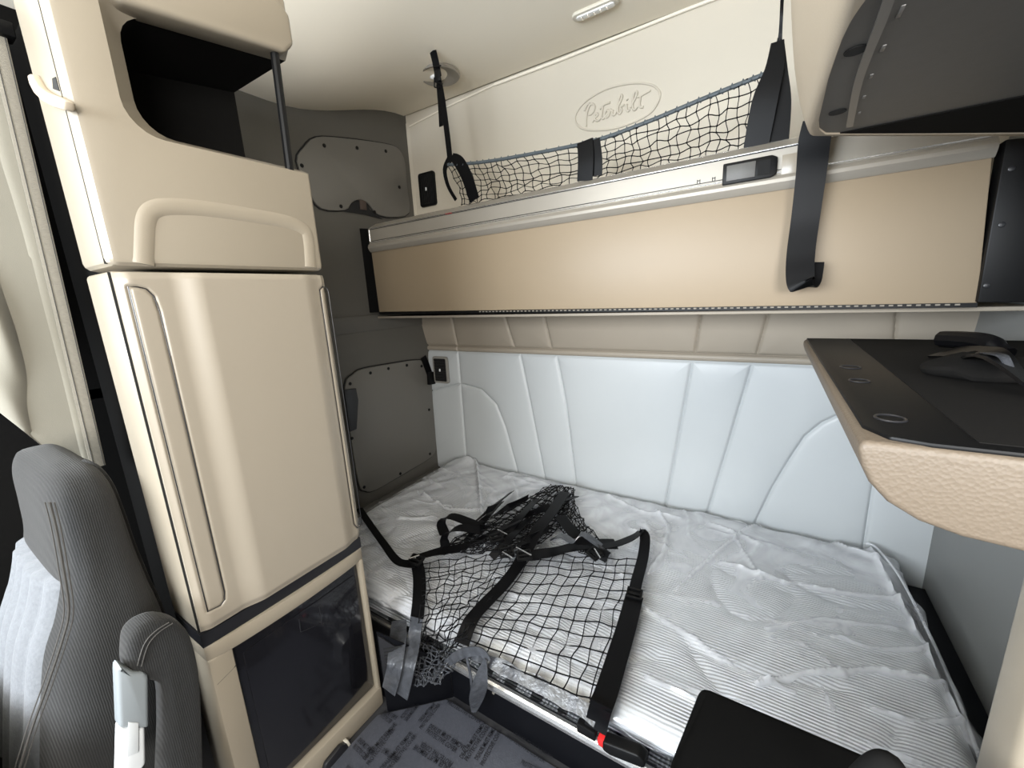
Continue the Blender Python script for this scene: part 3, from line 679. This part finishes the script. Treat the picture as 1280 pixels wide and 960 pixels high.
# ================================================================== DESK ON THE RIGHT WITH TRAY, OVERHEAD CABINET
zt = -.16
dk = thing('desk', 'tan grained side console with a black tray top under the overhead cabinet', 'desk', (.3, .9, ZF))
XD = .088; YD0, YD1 = .505, 1.375
prof = [(XD, zt+.002), (XD-.003, zt-.008), (XD+.002, zt-.025), (XD+.010, zt-.042), (XD+.026, zt-.060), (XD+.05, zt-.074), (XD+.08, zt-.082), (XD+.13, zt-.086), (XR-.002, zt-.090), (XR-.002, zt+.002)]
bm = NB(); prism(bm, [(x, YD0, z) for x, z in prof], (0, YD1-YD0, 0), .006, 3); obj('shell', bm, M['grain'], dk, auto=50)
bm = NB(); prism(bm, [(x, y, zt) for x, y in [(XD+.004, YD1-.004), (XR-.004, YD1-.004), (XR-.004, YD0+.004), (XD+.05, YD0+.004), (XD+.022, YD0+.012), (XD+.006, YD0+.045)]], (0, 0, .006), .002); ty = obj('tray_rim', bm, M['black'], dk)
bm = NB(); prism(bm, [(x, y, zt+.0055) for x, y in [(XD+.095, YD1-.02), (XR-.01, YD1-.02), (XR-.01, YD0+.02), (XD+.085, YD0+.02)]], (0, 0, .0015), .0005); obj('mat', bm, M['rubber'], ty)
for u, v, rx in ((1063,459,.014),(1074,476,.012),(1113,523,.013)):
    q = atZ(u, v, zt+.0065); bm = NB(); tube(bm, [q+Vector((rx*math.cos(a*math.pi/10), rx*1.1*math.sin(a*math.pi/10), 0)) for a in range(20)], .0015, 6, True); obj('ring_mark', bm, M['band'], ty)
# leg panel below, against the right wall
bm = NB(); xk = .41*.63
prism(bm, [(xk, .56, ZF), (xk, .56, zt-.08), (XR-.002, .56, zt-.08), (XR-.002, .56, ZF)], (0, .07, 0), .012, 3); obj('leg_panel', bm, M['beige'], dk)
# black pouch and belt lying on the tray
pz = zt+.007
pu = thing('belt_pouch', 'black rolled belt and pouch heaped on the tray of the side console', 'pouch', (.33, 1.1, pz))
bm = NB(); a, b = atY(1178,424,1.1), atY(1262,432,1.0)
tube(bm, smoothpath([a, a.lerp(b, .35)+Vector((0, 0, .002)), a.lerp(b, .7), b+Vector((0, 0, -.015))], 6), [.016*(1 if k < 15 else .8) for k in range(19)], 10)
obj('rolled_strap', bm, M['strap'], pu)
bm = NB(); q = atZ(1250,462,pz+.012); ellipsoid(bm, q, (.085, .06, .02), None, 24, 12)
for v in bm.verts: v.co.z = max(pz+.001, v.co.z+.004*noise3(v.co.x*6, v.co.y*6))
obj('pouch_body', bm, M['rubber'], pu)
bm = NB(); ribbon(bm, [atZ(1180,440,pz+.012), atZ(1215,441,pz+.03), atZ(1245,450,pz+.036), atZ(1300,490,pz+.012)], (.3, .9, 0), .045, .004); obj('belt', bm, M['strap'], pu)
bm = NB(); ribbon(bm, [atZ(1232,441,pz+.04), atZ(1253,445,pz+.044), atZ(1262,460,pz+.03)], (.7, .5, 0), .012, .002); obj('edge_binding', bm, M['strapgrey'], pu)

zu = .245
oc = thing('overhead_cabinet', 'cream overhead cabinet with dark grey underside at the top right', 'cabinet', (.3, .7, zu))
plan = [(.044, .05), (.042, .35), (.038, .60), (.033, .80), (.032, .90), (.040, .955), (.075, .985), (.372, 1.225), (XR-.003, 1.345), (XR-.003, .05)]
bm = NB(); R_ = []
for z, k in ((zu, .006), (zu+.002, .002), (zu+.006, -.002), (zu+.013, -.0055), (zu+.024, -.009), (zu+.04, -.014), (zu+.065, -.020), (zu+.10, -.027), (zu+.15, -.034), (zu+.22, -.042), (.66, -.05)):
    R_.append([bm.verts.new((x+(k if x < .3 else 0), y-(k*.5 if .94 < y < 1.2 else 0), z)) for x, y in plan])
n = len(plan)
for A_, B_ in zip(R_, R_[1:]):
    for k in range(n): bm.faces.new((A_[k], A_[(k+1) % n], B_[(k+1) % n], B_[k]))
inner = [(p.x, p.y) for p in smoothpath([atZ(u, v, zu) for u, v in ((1190,-130),(1082,0),(1056,42),(1040,82),(1030,122),(1023,152))], 5)+[atZ(1024,162,zu), atZ(1032,168,zu)]] + [(.372, 1.21), (XR-.02, 1.33), (XR-.02, .05)]
I0 = [bm.verts.new((x, y, zu)) for x, y in inner]; I1 = [bm.verts.new((x, y, zu+.005)) for x, y in inner]
ni = len(inner)
for k in range(ni): bm.faces.new((I0[k], I0[(k+1) % ni], I1[(k+1) % ni], I1[k]))
e0 = [bm.edges.get((R_[0][k], R_[0][(k+1) % n])) for k in range(n)]+[bm.edges.get((I0[k], I0[(k+1) % ni])) for k in range(ni)]
bmesh.ops.triangle_fill(bm, edges=e0, use_beauty=True)
bm.faces.new(R_[-1]); bm.faces.new(I1); obj('cabinet_shell', bm, M['tan'], oc, auto=62)
bm = NB(); prism(bm, [(x, y, zu+.003) for x, y in inner], (0, 0, .003)); un = obj('underside_panel', bm, M['darkgrey'], oc)
bm = NB(); q = [atZ(1044,166,zu+.004), atZ(1280,118,zu+.004), atZ(1400,95,zu+.004)]
prism(bm, [(q[0].x, q[0].y, zu+.001), (q[1].x, q[1].y, zu+.001), (q[2].x, q[2].y, zu+.001), (XR-.024, 1.32, zu+.001), (.372, 1.203, zu+.001)], (0, 0, .004)); obj('dark_plate', bm, M['felt'], un)  # thin black plate along the far edge of the underside
bm = NB(); P = smoothpath([atZ(u, v, zu+.002) for u, v in ((1114,-10),(1100,30),(1084,70),(1071,110),(1062,158))], 5)
ribbon(bm, P, (1, .1, 0), .009, .003, 1); obj('sheen_rib', bm, mat('sheen_rib_grey', (.15,.144,.136), .3), un)  # curved reflection band on the underside, modelled as a paler strip
for u, v in ((1070,63),(1047,140)):
    bm = NB(); q = atZ(u, v, zu+.0025)
    prism(bm, [q+Vector((.011*math.cos(a*math.pi/8), .011*math.sin(a*math.pi/8), 0)) for a in range(16)], (0, 0, -.001)); obj('screw_hole', bm, M['hole'], un)
for u, v, l_ in ((1126,14,.016),(1104,60,.011),(1089,95,.009),(1080,121,.007),(1074,141,.006)):
    bm = NB(); q = atZ(u, v, zu+.003); box(bm, q-Vector((.002, l_*.7, .001)), q+Vector((.002, l_*.7, .001)), .001); obj('glint_tab', bm, mat('glint_grey', (.17,.163,.155), .4), un)  # small reflections beside the band, modelled as paler dashes

# ================================================================== LOWER BED
ZM = -.949; YF = .74
bb_ = thing('bed_platform', 'low black bed platform with grooved aluminium edge rail below the mattress', 'bed', (-.55, 1.2, ZF))
bm = NB(); prism(bm, [(-.74, YF, ZF), (XR-.002, YF, ZF), (XR-.002, YB-.03, ZF), (XL+.06, YB-.03, ZF), (XL+.06, .632, ZF), (-.905, .632, ZF), (-.885, .606, ZF)], (0, 0, .135)); obj('base_panel', bm, M['basepanel'], bb_, auto=20)
ga, gb = Vector((-.884, .606, 0)), Vector((-.742, .739, 0)); dv = (gb-ga).normalized(); nv_ = Vector((dv.y, -dv.x, 0))
bm = NB(); prism(bm, [ga+Vector((0, 0, ZF)), gb+Vector((0, 0, ZF)), gb+Vector((0, 0, -1.075)), ga+Vector((0, 0, -.915))], nv_*.004, .001); obj('corner_panel', bm, M['basepanel'], bb_)
bm = NB(); tube(bm, [(-.742, YF-.002, ZF+.004), (-.742, YF-.002, -1.07)], .002, 6); obj('panel_joint', bm, M['band'], bb_)
bm = NB(); disc(bm, atY(617,866,YF), (0, -1, 0), .004, .002, 10); obj('screw', bm, M['alu'], bb_)
bm = NB(); zr = -1.066
gp = [(.0, 0)]
for k in range(5): gp += [(.006+.014*k, .010), (.014+.014*k, .010), (.0145+.014*k, .004), (.0195+.014*k, .004)]
prof = [(YF-.008, zr-.016), (YF-.010, zr-.004), (YF-.008, zr+.006), (YF-.002, zr+.010)] + [(YF+y, zr+z) for y, z in gp[1:]] + [(YF+.09, zr+.004), (YF+.09, zr-.014)]
R_ = [[bm.verts.new((x, y, z)) for y, z in prof] for x in (-1.22, XR-.003)]; n = len(prof)
for k in range(n):
    f = bm.faces.new((R_[0][k], R_[0][(k+1) % n], R_[1][(k+1) % n], R_[1][k])); f.material_index = 0 if k < 4 else 1
for q in R_: bm.faces.new(q)
obj('edge_rail', bm, [M['alubright'], M['band']], bb_, auto=20)
# grille beside the lower cabinet
gv = thing('floor_grille', 'small black slatted grille low between the lower cabinet and bed', 'air vent', (-.9, .65, ZF+.02))
ga, gb = Vector((-.884, .606, 0)), Vector((-.742, .739, 0)); dv = (gb-ga).normalized(); nv_ = Vector((dv.y, -dv.x, 0))
bm = NB(); A0 = ga+dv*.004+nv_*.004
prism(bm, [A0+Vector((0, 0, -1.085)), A0+dv*.09+Vector((0, 0, -1.085)), A0+dv*.09+Vector((0, 0, -1.025)), A0+Vector((0, 0, -.925))], nv_*.006, .001); obj('grille_plate', bm, M['band'], gv)
for k in range(9):
    bm = NB(); z = -1.075+.0125*k; s0 = A0+dv*.01+nv_*.0065; prism(bm, [s0+Vector((0, 0, z)), s0+dv*.05+Vector((0, 0, z)), s0+dv*.05+Vector((0, 0, z+.005)), s0+Vector((0, 0, z+.005))], nv_*.001); obj('slot', bm, M['hole'], gv)

# mattress
mt = thing('mattress', 'white quilted mattress wrapped in clear plastic on the lower bed', 'mattress', (-.55, 1.26, -1.056))
X0m, X1m, Y0m, Y1m = -1.56, .43, YF+.004, 1.762
rngq = random.Random(11); loops = []
for k in range(26):
    cx, cy = rngq.uniform(X0m+.1, X1m-.1), rngq.uniform(Y0m+.08, Y1m-.08); a0 = rngq.uniform(0, 6.28); r1, r2 = rngq.uniform(.1, .22), rngq.uniform(.05, .1)
    loops.append([(cx+r1*math.cos(a), cy+r2*math.sin(a)+.05*math.sin(2*a+a0)) for a in [a0+j*.35 for j in range(16)]])
mx_, my_ = 260, 140
gx = np.linspace(0, 1, mx_+1); gy = np.linspace(0, 1, my_+1); U, W_ = np.meshgrid(gx, gy, indexing='ij')
PX = X0m+(X1m-X0m)*U; PY = Y0m+(Y1m-Y0m)*W_
ql = segdist(PX, PY, loops)
edge = np.minimum(np.minimum(PX-X0m, X1m-PX), np.minimum(PY-Y0m, Y1m-PY))
base_h = -.035*(1-np.clip(edge/.05, 0, 1))**2.2
mh = ZM - .018 + base_h + .013*(1-np.exp(-ql/.016))
bm = NB(); V = grid(bm, lambda i, j: Vector((PX[i, j], PY[i, j], mh[i, j])), mx_, my_)
for i in range(mx_+1): pass
skirt(bm, V, fn=lambda c: Vector((0, .045 if c.y < Y0m+.004 else -.01, -.055))); obj('quilted_body', bm, M['mattress'], mt, auto=70)
# wrinkled clear wrap
rw = random.Random(5)
ridges = []
def rz(L): return [(p.x, p.y) for p in (atZ(u, v, ZM) for u, v in L)]
for L, a, w in (([(595,575),(598,600),(603,650),(606,690)], .022, .010), ([(1000,625),(930,665),(870,715),(845,740)], .012, .008), ([(1010,640),(1085,680),(1110,730),(1150,800),(1215,930)], .014, .012),
                ([(905,705),(980,730),(1060,745),(1130,752)], .010, .012), ([(1025,660),(1060,690),(1100,700)], .012, .012), ([(945,860),(1010,845),(1090,840),(1180,860)], .014, .014), ([(1090,890),(1140,905),(1205,905)], .011, .012),
                ([(530,620),(560,640),(600,640)], .014, .012), ([(500,650),(540,650),(575,668)], .012, .014), ([(820,640),(835,660),(830,690),(810,720)], .012, .01), ([(800,760),(850,790),(900,830)], .007, .012),
                ([(870,640),(930,650),(985,650)], .008, .01), ([(760,620),(800,640),(850,650)], .008, .01), ([(1040,800),(1090,815),(1160,815)], .010, .012), ([(960,790),(1030,775),(1120,790)], .008, .014),
                ([(700,600),(850,628),(980,658),(1085,685)], .008, .010), ([(650,590),(700,600)], .008, .01), ([(810,850),(850,870),(880,885)], .01, .01), ([(640,600),(650,640),(640,680)], .008, .012)):
    ridges.append((rz(L), a, w))
for k in range(46):
    x, y = rw.uniform(X0m+.1, X1m-.05), rw.uniform(Y0m+.05, Y1m-.05); a = rw.choice([rw.uniform(-.5, .5), rw.uniform(-.5, .5), rw.uniform(0, 3.1)]); l_ = rw.uniform(.08, .3); b = rw.uniform(-.4, .4)
    ridges.append(([(x, y), (x+l_*.5*math.cos(a), y+l_*.5*math.sin(a)), (x+l_*.5*math.cos(a)+l_*.5*math.cos(a+b), y+l_*.5*math.sin(a)+l_*.5*math.sin(a+b))], rw.uniform(.003, .008), rw.uniform(.006, .013)))
fh = ZM + .005 + .65*base_h
hz_ = np.zeros_like(fh)
for L, a, w in ridges:
    w = w*.6; k_ = np.exp(-(segdist(PX, PY, [L])/w)**1.3); fh = fh + a*k_*1.25; hz_ = np.maximum(hz_, k_*min(1, a/.012))
fh += .003*np.sin(PX*21+3*np.sin(PY*11))*np.cos(PY*17)+.002*np.sin(PX*47-PY*33+2*np.sin(PX*13))
fh += .05*np.exp(-((PX+1.45)/.06)**2-((PY-1.77)/.06)**2)
FX = PX + .006*np.sign(U-.5)*(edge < .004); FY = PY - .008*(W_ < .001)
bm = NB(); lay = bm.verts.layers.float.new('crease')
V = grid(bm, lambda i, j: Vector((FX[i, j], FY[i, j], fh[i, j])), mx_, my_)
for i in range(mx_+1):
    for j in range(my_+1): V[i][j][lay] = float(hz_[i, j])
for side_, n_ in ((0, mx_), (1, my_)):           # drop of the wrap down the front and right side
    rows = [[V[i][0] for i in range(mx_+1)] if side_ == 0 else [V[-1][j] for j in range(my_+1)]]
    for k in range(1, 9):
        prev = rows[0]; row = []
        for q, v in enumerate(prev):
            bul = .006*math.sin(k*.9+q*.13)+.004*math.sin(q*.31+k)
            off = Vector((0, -.004-bul*.5+.0065*max(0, k-1), 0)) if side_ == 0 else Vector((.01+bul*.7, 0, 0))
            row.append(bm.verts.new(v.co+off+Vector((0, 0, -.0098*k+.004*math.sin(q*.2)))))
        rows.append(row)
    for A_, B_ in zip(rows, rows[1:]):
        for q in range(len(A_)-1): bm.faces.new((A_[q], A_[q+1], B_[q+1], B_[q]))
obj('plastic_wrap', bm, M['film'], mt, auto=80, label='wrinkled clear plastic wrap')
bm = NB(); tube(bm, smoothpath([atZ(u, v, ZM+.012) for u, v in ((1082,679),(1096,685),(1125,722),(1165,800),(1200,880),(1225,950))], 6), .004, 6)
obj('wrap_seam', bm, M['film'], mt)

# ------------------------------------------------------------------ net and belts thrown over the bed
def bed(u, v, lift=.012):
    p = atZ(u, v, ZM+lift)
    if p.y < YF-.012-lift*.2:
        q = atY(u, v, YF-.018-lift*.3); q.z = max(q.z, ZF+.01); return q
    return p
bn = thing('bed_safety_net', 'tangled black safety net with webbing straps thrown over the mattress', 'net', bed(650,720,.0))
def lerp2(a, b, t): return (a[0]+(b[0]-a[0])*t, a[1]+(b[1]-a[1])*t)
def pathpx(L, t):
    x = t*(len(L)-1); i = min(int(x), len(L)-2); return lerp2(L[i], L[i+1], x-i)
ML = [(652,690),(640,715),(612,750),(590,778),(572,808)]
MR = [(798,700),(795,725),(785,765),(772,820),(752,880)]
LL = [(527,705),(528,730),(527,760),(520,800),(512,835)]
bm = NB(); netmesh(bm, lambda s, t: bed(*lerp2(pathpx(ML, t), pathpx(MR, t), s), lift=.018+.012*math.sin(3*s+4*t)), 11, 12, .0017, .005, 3, 5); obj('netting', bm, M['cord'], bn)
bm = NB(); netmesh(bm, lambda s, t: bed(*lerp2(pathpx(LL, t), pathpx(ML, t), s), lift=.02+.012*math.sin(5*s+3*t)), 11, 16, .0016, .008, 3, 6); obj('netting', bm, M['cord'], bn)
TOPL = [(545,690),(590,662),(640,632),(690,607)]; TOPR = [(655,690),(690,668),(705,645),(718,612)]
bm = NB()
for q in range(3): netmesh(bm, lambda s, t, q=q: bed(*lerp2(pathpx(TOPL, t), pathpx(TOPR, t), s), lift=.02+.015*q+.012*math.sin(5*s+9*t+q*2)), 10, 16, .0016, .009, 3, 8+q)
obj('netting', bm, M['cord'], bn)
bm = NB(); TR1 = [(716,615),(722,640),(735,660),(762,690)]; TR2 = [(690,640),(700,660),(715,680),(735,695)]
for q in range(2): netmesh(bm, lambda s, t, q=q: bed(*lerp2(pathpx(TR1, t), pathpx(TR2, t), s), lift=.02+.015*q), 7, 14, .0016, .008, 3, 18+q)
obj('netting', bm, M['cord'], bn)
bm = NB()    # slack net hanging off the rail
netmesh(bm, lambda s, t: atY(*lerp2(lerp2((515,800),(578,822), s), lerp2((520,856),(548,852), s), t), .712-.085*t), 12, 10, .0016, .006, 3, 30); obj('netting', bm, M['strapgrey'], bn)
def bst(name, px, w, lifts, side, mm='strap', th=.003):
    if not isinstance(lifts, (list, tuple)): lifts = [lifts]*len(px)
    bm = NB(); ribbon(bm, [bed(u, v, l_) for (u, v), l_ in zip(px, lifts)], side, w, th); return obj(name, bm, M[mm], bn)
VX = Vector((1, .15, 0)); VY = Vector((.1, 1, 0)); VD = Vector((.75, .65, 0))
bst('left_strap', [(520,698),(524,720),(524,745),(521,775)], .042, [.045, .03, .026, .026], VX)
bm = NB(); ribbon(bm, [bed(521,772,.028), atY(518,795,.690), atY(511,832,.625), atY(502,870,.598)], VX, .042, .003); obj('left_strap', bm, M['strapgrey'], bn)
bm = NB(); ribbon(bm, [atY(499,776,.715), atY(497,802,.650), atY(493,835,.602), atY(486,864,.585)], VX, [.045, .05, .05, .046], .003); obj('left_strap', bm, M['strapgrey'], bn)
bst('middle_strap', [(655,690),(648,706),(630,730),(603,758),(588,777),(577,805)], .042, [.05, .034, .03, .028, .028, .03], VD)
bst('middle_strap', [(706,615),(690,640),(672,662),(657,690)], .046, [.07, .075, .07, .05], VD)
bst('top_strap', [(520,697),(545,690),(580,683),(612,668),(650,650)], .04, [.045, .05, .045, .055, .07], VY)
bst('top_strap', [(655,695),(690,690),(715,684),(745,680),(770,680)], .05, [.05, .045, .05, .05, .04], VY)
bst('top_strap', [(700,645),(722,672),(745,688),(760,697)], .045, [.07, .06, .045, .03], VX)
bst('right_strap', [(745,684),(770,680),(790,672),(801,664)], .034, [.05, .055, .06, .066], VY)
bst('right_strap', [(799,665),(806,670),(804,695),(795,730),(793,745)], .036, [.066, .06, .04, .03, .026], VX)
bst('right_strap', [(793,745),(784,780),(772,820),(758,865),(750,885)], .052, [.028, .026, .026, .028, .034], VX)
bm = NB(); ribbon(bm, [bed(752,880,.034), atY(748,895,.712), atY(744,912,.700)], VX, .05, .003); obj('right_strap', bm, M['strap'], bn)
bst('left_strap', [(449,636),(462,655),(480,680),(498,702),(520,704)], [.03, .028, .028, .032, .045], [.03, .035, .04, .045, .045], VD)
bm = NB()
ribbon(bm, [bed(556,668,.03), bed(552,654,.06), bed(562,645,.085), bed(585,652,.08), bed(606,662,.06)], VY, .045, .003)
ribbon(bm, [bed(560,690,.03), bed(556,672,.075), bed(575,660,.09), bed(600,662,.07), bed(610,655,.05)], VY, .04, .003)
obj('loose_loop', bm, M['strap'], bn)
bm = NB()
for k in range(7):
    u0, v0 = random.uniform(600, 690), random.uniform(630, 680); a = random.uniform(-.9, -.3)
    ribbon(bm, [bed(u0-35*math.cos(a), v0-35*math.sin(a)*1.0, .03), bed(u0, v0, .06+.02*random.random()), bed(u0+35*math.cos(a), v0+32*math.sin(a), .04)], VD if k % 2 else VY, .03, .003)
obj('tangled_webbing', bm, M['strap'], bn)
bm = NB()
ribbon(bm, [bed(688,676,.07), bed(702,670,.085), bed(716,676,.07), bed(728,668,.09), bed(742,676,.07), bed(752,684,.05)], VY, .03, .003)
obj('tangled_webbing', bm, M['strapgrey'], bn)
def buckle(u, v, lift, rot, s=1.0):
    q = bed(u, v, lift); Rm = Matrix.Rotation(rot, 3, 'Z') @ Matrix.Rotation(.25, 3, 'X'); bm = NB()
    t = bmesh.new()
    for a, b in (((-.024, -.02, -.006), (.024, -.013, .006)), ((-.024, .013, -.006), (.024, .02, .006)), ((-.026, -.02, -.006), (-.019, .02, .006)), ((.019, -.02, -.006), (.026, .02, .006)), ((-.02, -.004, -.003), (.02, .004, .004))):
        box(t, Vector(a)*s, Vector(b)*s, .002)
    for v_ in t.verts: v_.co = Rm @ v_.co + q
    add(bm, t); return obj('buckle', bm, M['black'], bn)
buckle(620,672,.075,.9); buckle(633,690,.06,.8); buckle(520,700,.055,.1); buckle(655,694,.062,.7); buckle(743,692,.055,-.5); buckle(793,742,.036,.1, .9)
bm = NB()
for a, b in (((645,684),(664,694)), ((628,690),(640,697)), ((743,686),(750,697)), ((622,662),(634,668)), ((512,698),(524,694))): tube(bm, [bed(*a, .074), bed(*b, .074)], .0022, 6)
obj('buckle_bar', bm, M['alubright'], bn)
# crumpled belt edge along the mattress front
bst('edge_belt', [(578,810),(595,817),(610,826),(630,835),(650,846),(670,854),(690,866),(708,875),(725,884),(746,897)], [.03,.034,.026,.036,.028,.036,.03,.038,.03,.04], [.03, .018, .03, .02, .03, .018, .03, .022, .032, .03], Vector((0, .75, .65)), 'strapgrey')
bm = NB()
ribbon(bm, [atY(540,846,.69), atY(556,832,.685), atY(575,818,.69), atY(600,814,.70), atY(610,826,.70)], [(0, .2, 1)]*5, [.012, .02, .026, .022, .02], .003)
obj('frayed_webbing', bm, M['strapgrey'], bn)
bm = NB(); ribbon(bm, [atY(607,824,.695), atY(603,842,.69), atY(597,868,.685), atY(592,890,.69)], [(1, 0, 0), (.9, .3, 0), (.6, .7, 0), (.8, .4, 0)], [.008, .03, .046, .012], .003); ribbon(bm, [atY(583,820,.693), atY(589,850,.687), atY(591,890,.69)], (1, 0, 0), .008, .003)
obj('hanging_tail', bm, M['strapgrey'], bn)

bu = thing('belt_buckle', 'black belt buckle with a red release button lying on the bed rail', 'buckle', atY(770,922,.70))
q0, q1 = atY(752,915,.715), atY(800,935,.715); dx_ = (q1-q0).normalized()
bm = NB(); prism(bm, [q0+dx_*.012+up*.012, q0+dx_*.09+up*.016, q0+dx_*.108+up*.004, q0+dx_*.104-up*.014, q0+dx_*.03-up*.018, q0+dx_*.012-up*.012], (0, -.03, 0), .005, 3); obj('housing', bm, M['black'], bu)
bm = NB(); prism(bm, [q0+up*.010-dx_*.002, q0+dx_*.016+up*.011, q0+dx_*.018-up*.013, q0-up*.008], (0, -.026, 0), .003, 2); obj('release_button', bm, M['red'], bu, label='red release button')
bm = NB(); prism(bm, [q0-dx_*.055+up*.02, q0-dx_*.008+up*.012, q0-dx_*.008-up*.012, q0-dx_*.055-up*.005], (0, -.02, 0), .004, 2); obj('tongue_sleeve', bm, M['black'], bu)

# ================================================================== FLOOR FILM WITH PRINT
fm = thing('floor_mat', 'dark grey printed protective mat covering the floor beside the bed', 'floor mat', (-.5, .4, ZF))
bm = NB(); V = grid(bm, lambda i, j: Vector((-.898+1.26*i/60, -.3+(YF+.28)*j/50, ZF+.004)), 60, 50)
for r_ in V:
    for v in r_:
        # stay clear of the angled panel
        if v.co.x < -.742 and v.co.y > .606+(v.co.x+.884)*.93-.012: v.co.y = min(v.co.y, .606+(v.co.x+.884)*.93-.012)
        v.co.z += .0015*noise3(v.co.x*2, v.co.y*3)
skirt(bm, V, (0, 0, -.006)); obj('mat_sheet', bm, M['mat_'], fm, auto=80)
def textbm(s):
    c_ = bpy.data.curves.new('t', 'FONT'); c_.body = s; c_.size = 1; c_.align_x = 'LEFT'; c_.resolution_u = 2; c_.offset = .004
    o = bpy.data.objects.new('t', c_); COL.objects.link(o); bpy.context.view_layer.update()
    me = bpy.data.meshes.new_from_object(o.evaluated_get(bpy.context.evaluated_depsgraph_get())); bpy.data.objects.remove(o)
    r = bmesh.new(); r.from_mesh(me); return r
L1, L2 = 'DEALER MUST REMOVE', 'PROTECTIVE COVER'
tx = {s: textbm(s) for s in (L1, L2)}
def line(s, a, b, hgt=.0125):
    bm = NB()
    p, q = atZ(*a, ZF+.0072), atZ(*b, ZF+.0072); d_ = (q-p); ln = d_.length; d_.normalize(); n_ = Vector((-d_.y, d_.x, 0))
    src = tx[s]; w = max(v.co.x for v in src.verts); kx = ln/w; ky = hgt/.73
    mp = {}
    for v in src.verts: mp[v] = bm.verts.new(p+d_*(v.co.x*kx)+n_*(v.co.y*ky)); mp[v].co.z = ZF+.0072
    for f in src.faces:
        try: bm.faces.new([mp[v] for v in f.verts])
        except ValueError: pass
    obj('printed_text', bm, M['ink'], fm, smooth=False)
for s, a, b in ((L1,(535,909),(579,938)),(L2,(531,915),(569,941)),(L2,(567,953),(528,927)),(L1,(567,961),(519,931)),
                (L1,(564,876),(592,894)),(L2,(558,879),(600,905)),(L1,(640,917),(690,949)),(L2,(631,921),(680,954)),
                (L1,(478,891),(494,900)),(L2,(474,895),(487,905)),(L1,(446,926),(464,944)),(L2,(440,934),(456,950)),
                (L2,(527,912),(551,881)),(L1,(526,903),(545,881)),
                (L1,(578,949),(609,902)),(L2,(584,952),(612,909)),(L1,(597,951),(622,907)),(L2,(604,958),(628,912)),
                (L1,(456,951),(496,906)),(L2,(461,957),(494,912)),(L1,(478,963),(516,917)),(L2,(487,963),(521,920)),
                (L2,(503,899),(519,881)),(L1,(508,902),(525,881)),(L1,(500,948),(480,935)),(L2,(650,955),(690,975)),(L1,(430,962),(462,985)),(L2,(500,985),(540,1005))):
    line(s, a, b)
for r_ in tx.values(): r_.free()

# ================================================================== LIGHT
W = bpy.data.worlds.new('world'); SC.world = W; W.use_nodes = True
bg = W.node_tree.nodes['Background']; bg.inputs[0].default_value = (.80, .88, 1.0, 1); bg.inputs[1].default_value = 1.0
def area(name, loc, target, sx, sy, power, col):
    l = bpy.data.lights.new(name, 'AREA'); l.shape = 'RECTANGLE'; l.size = sx; l.size_y = sy; l.energy = power; l.color = col
    o = bpy.data.objects.new(name, l); COL.objects.link(o); o.location = Vector(loc)+Vector((0, 0, H))
    o.rotation_euler = (Vector(target)-Vector(loc)).to_track_quat('-Z', 'Y').to_euler(); return o
area('windshield_daylight', (-.82, -1.58, .25), (-.45, 1.5, .3), 1.6, .85, 140, (.87, .935, 1.0))
area('passenger_window_daylight', (.945, -1.0, .2), (-.7, 1.3, .35), .9, .75, 88, (1.0, .97, .92))
area('driver_window_daylight', (-1.735, -.85, .2), (.3, 1.0, .3), .75, .6, 45, (.92, .96, 1.0))
VS = SC.view_settings; VS.view_transform = 'Standard'; VS.look = 'None'; VS.gamma = 1; VS.use_curve_mapping = False; VS.exposure = -.15
SC.cycles.use_denoising = True
SC.cycles.transparent_max_bounces = 16
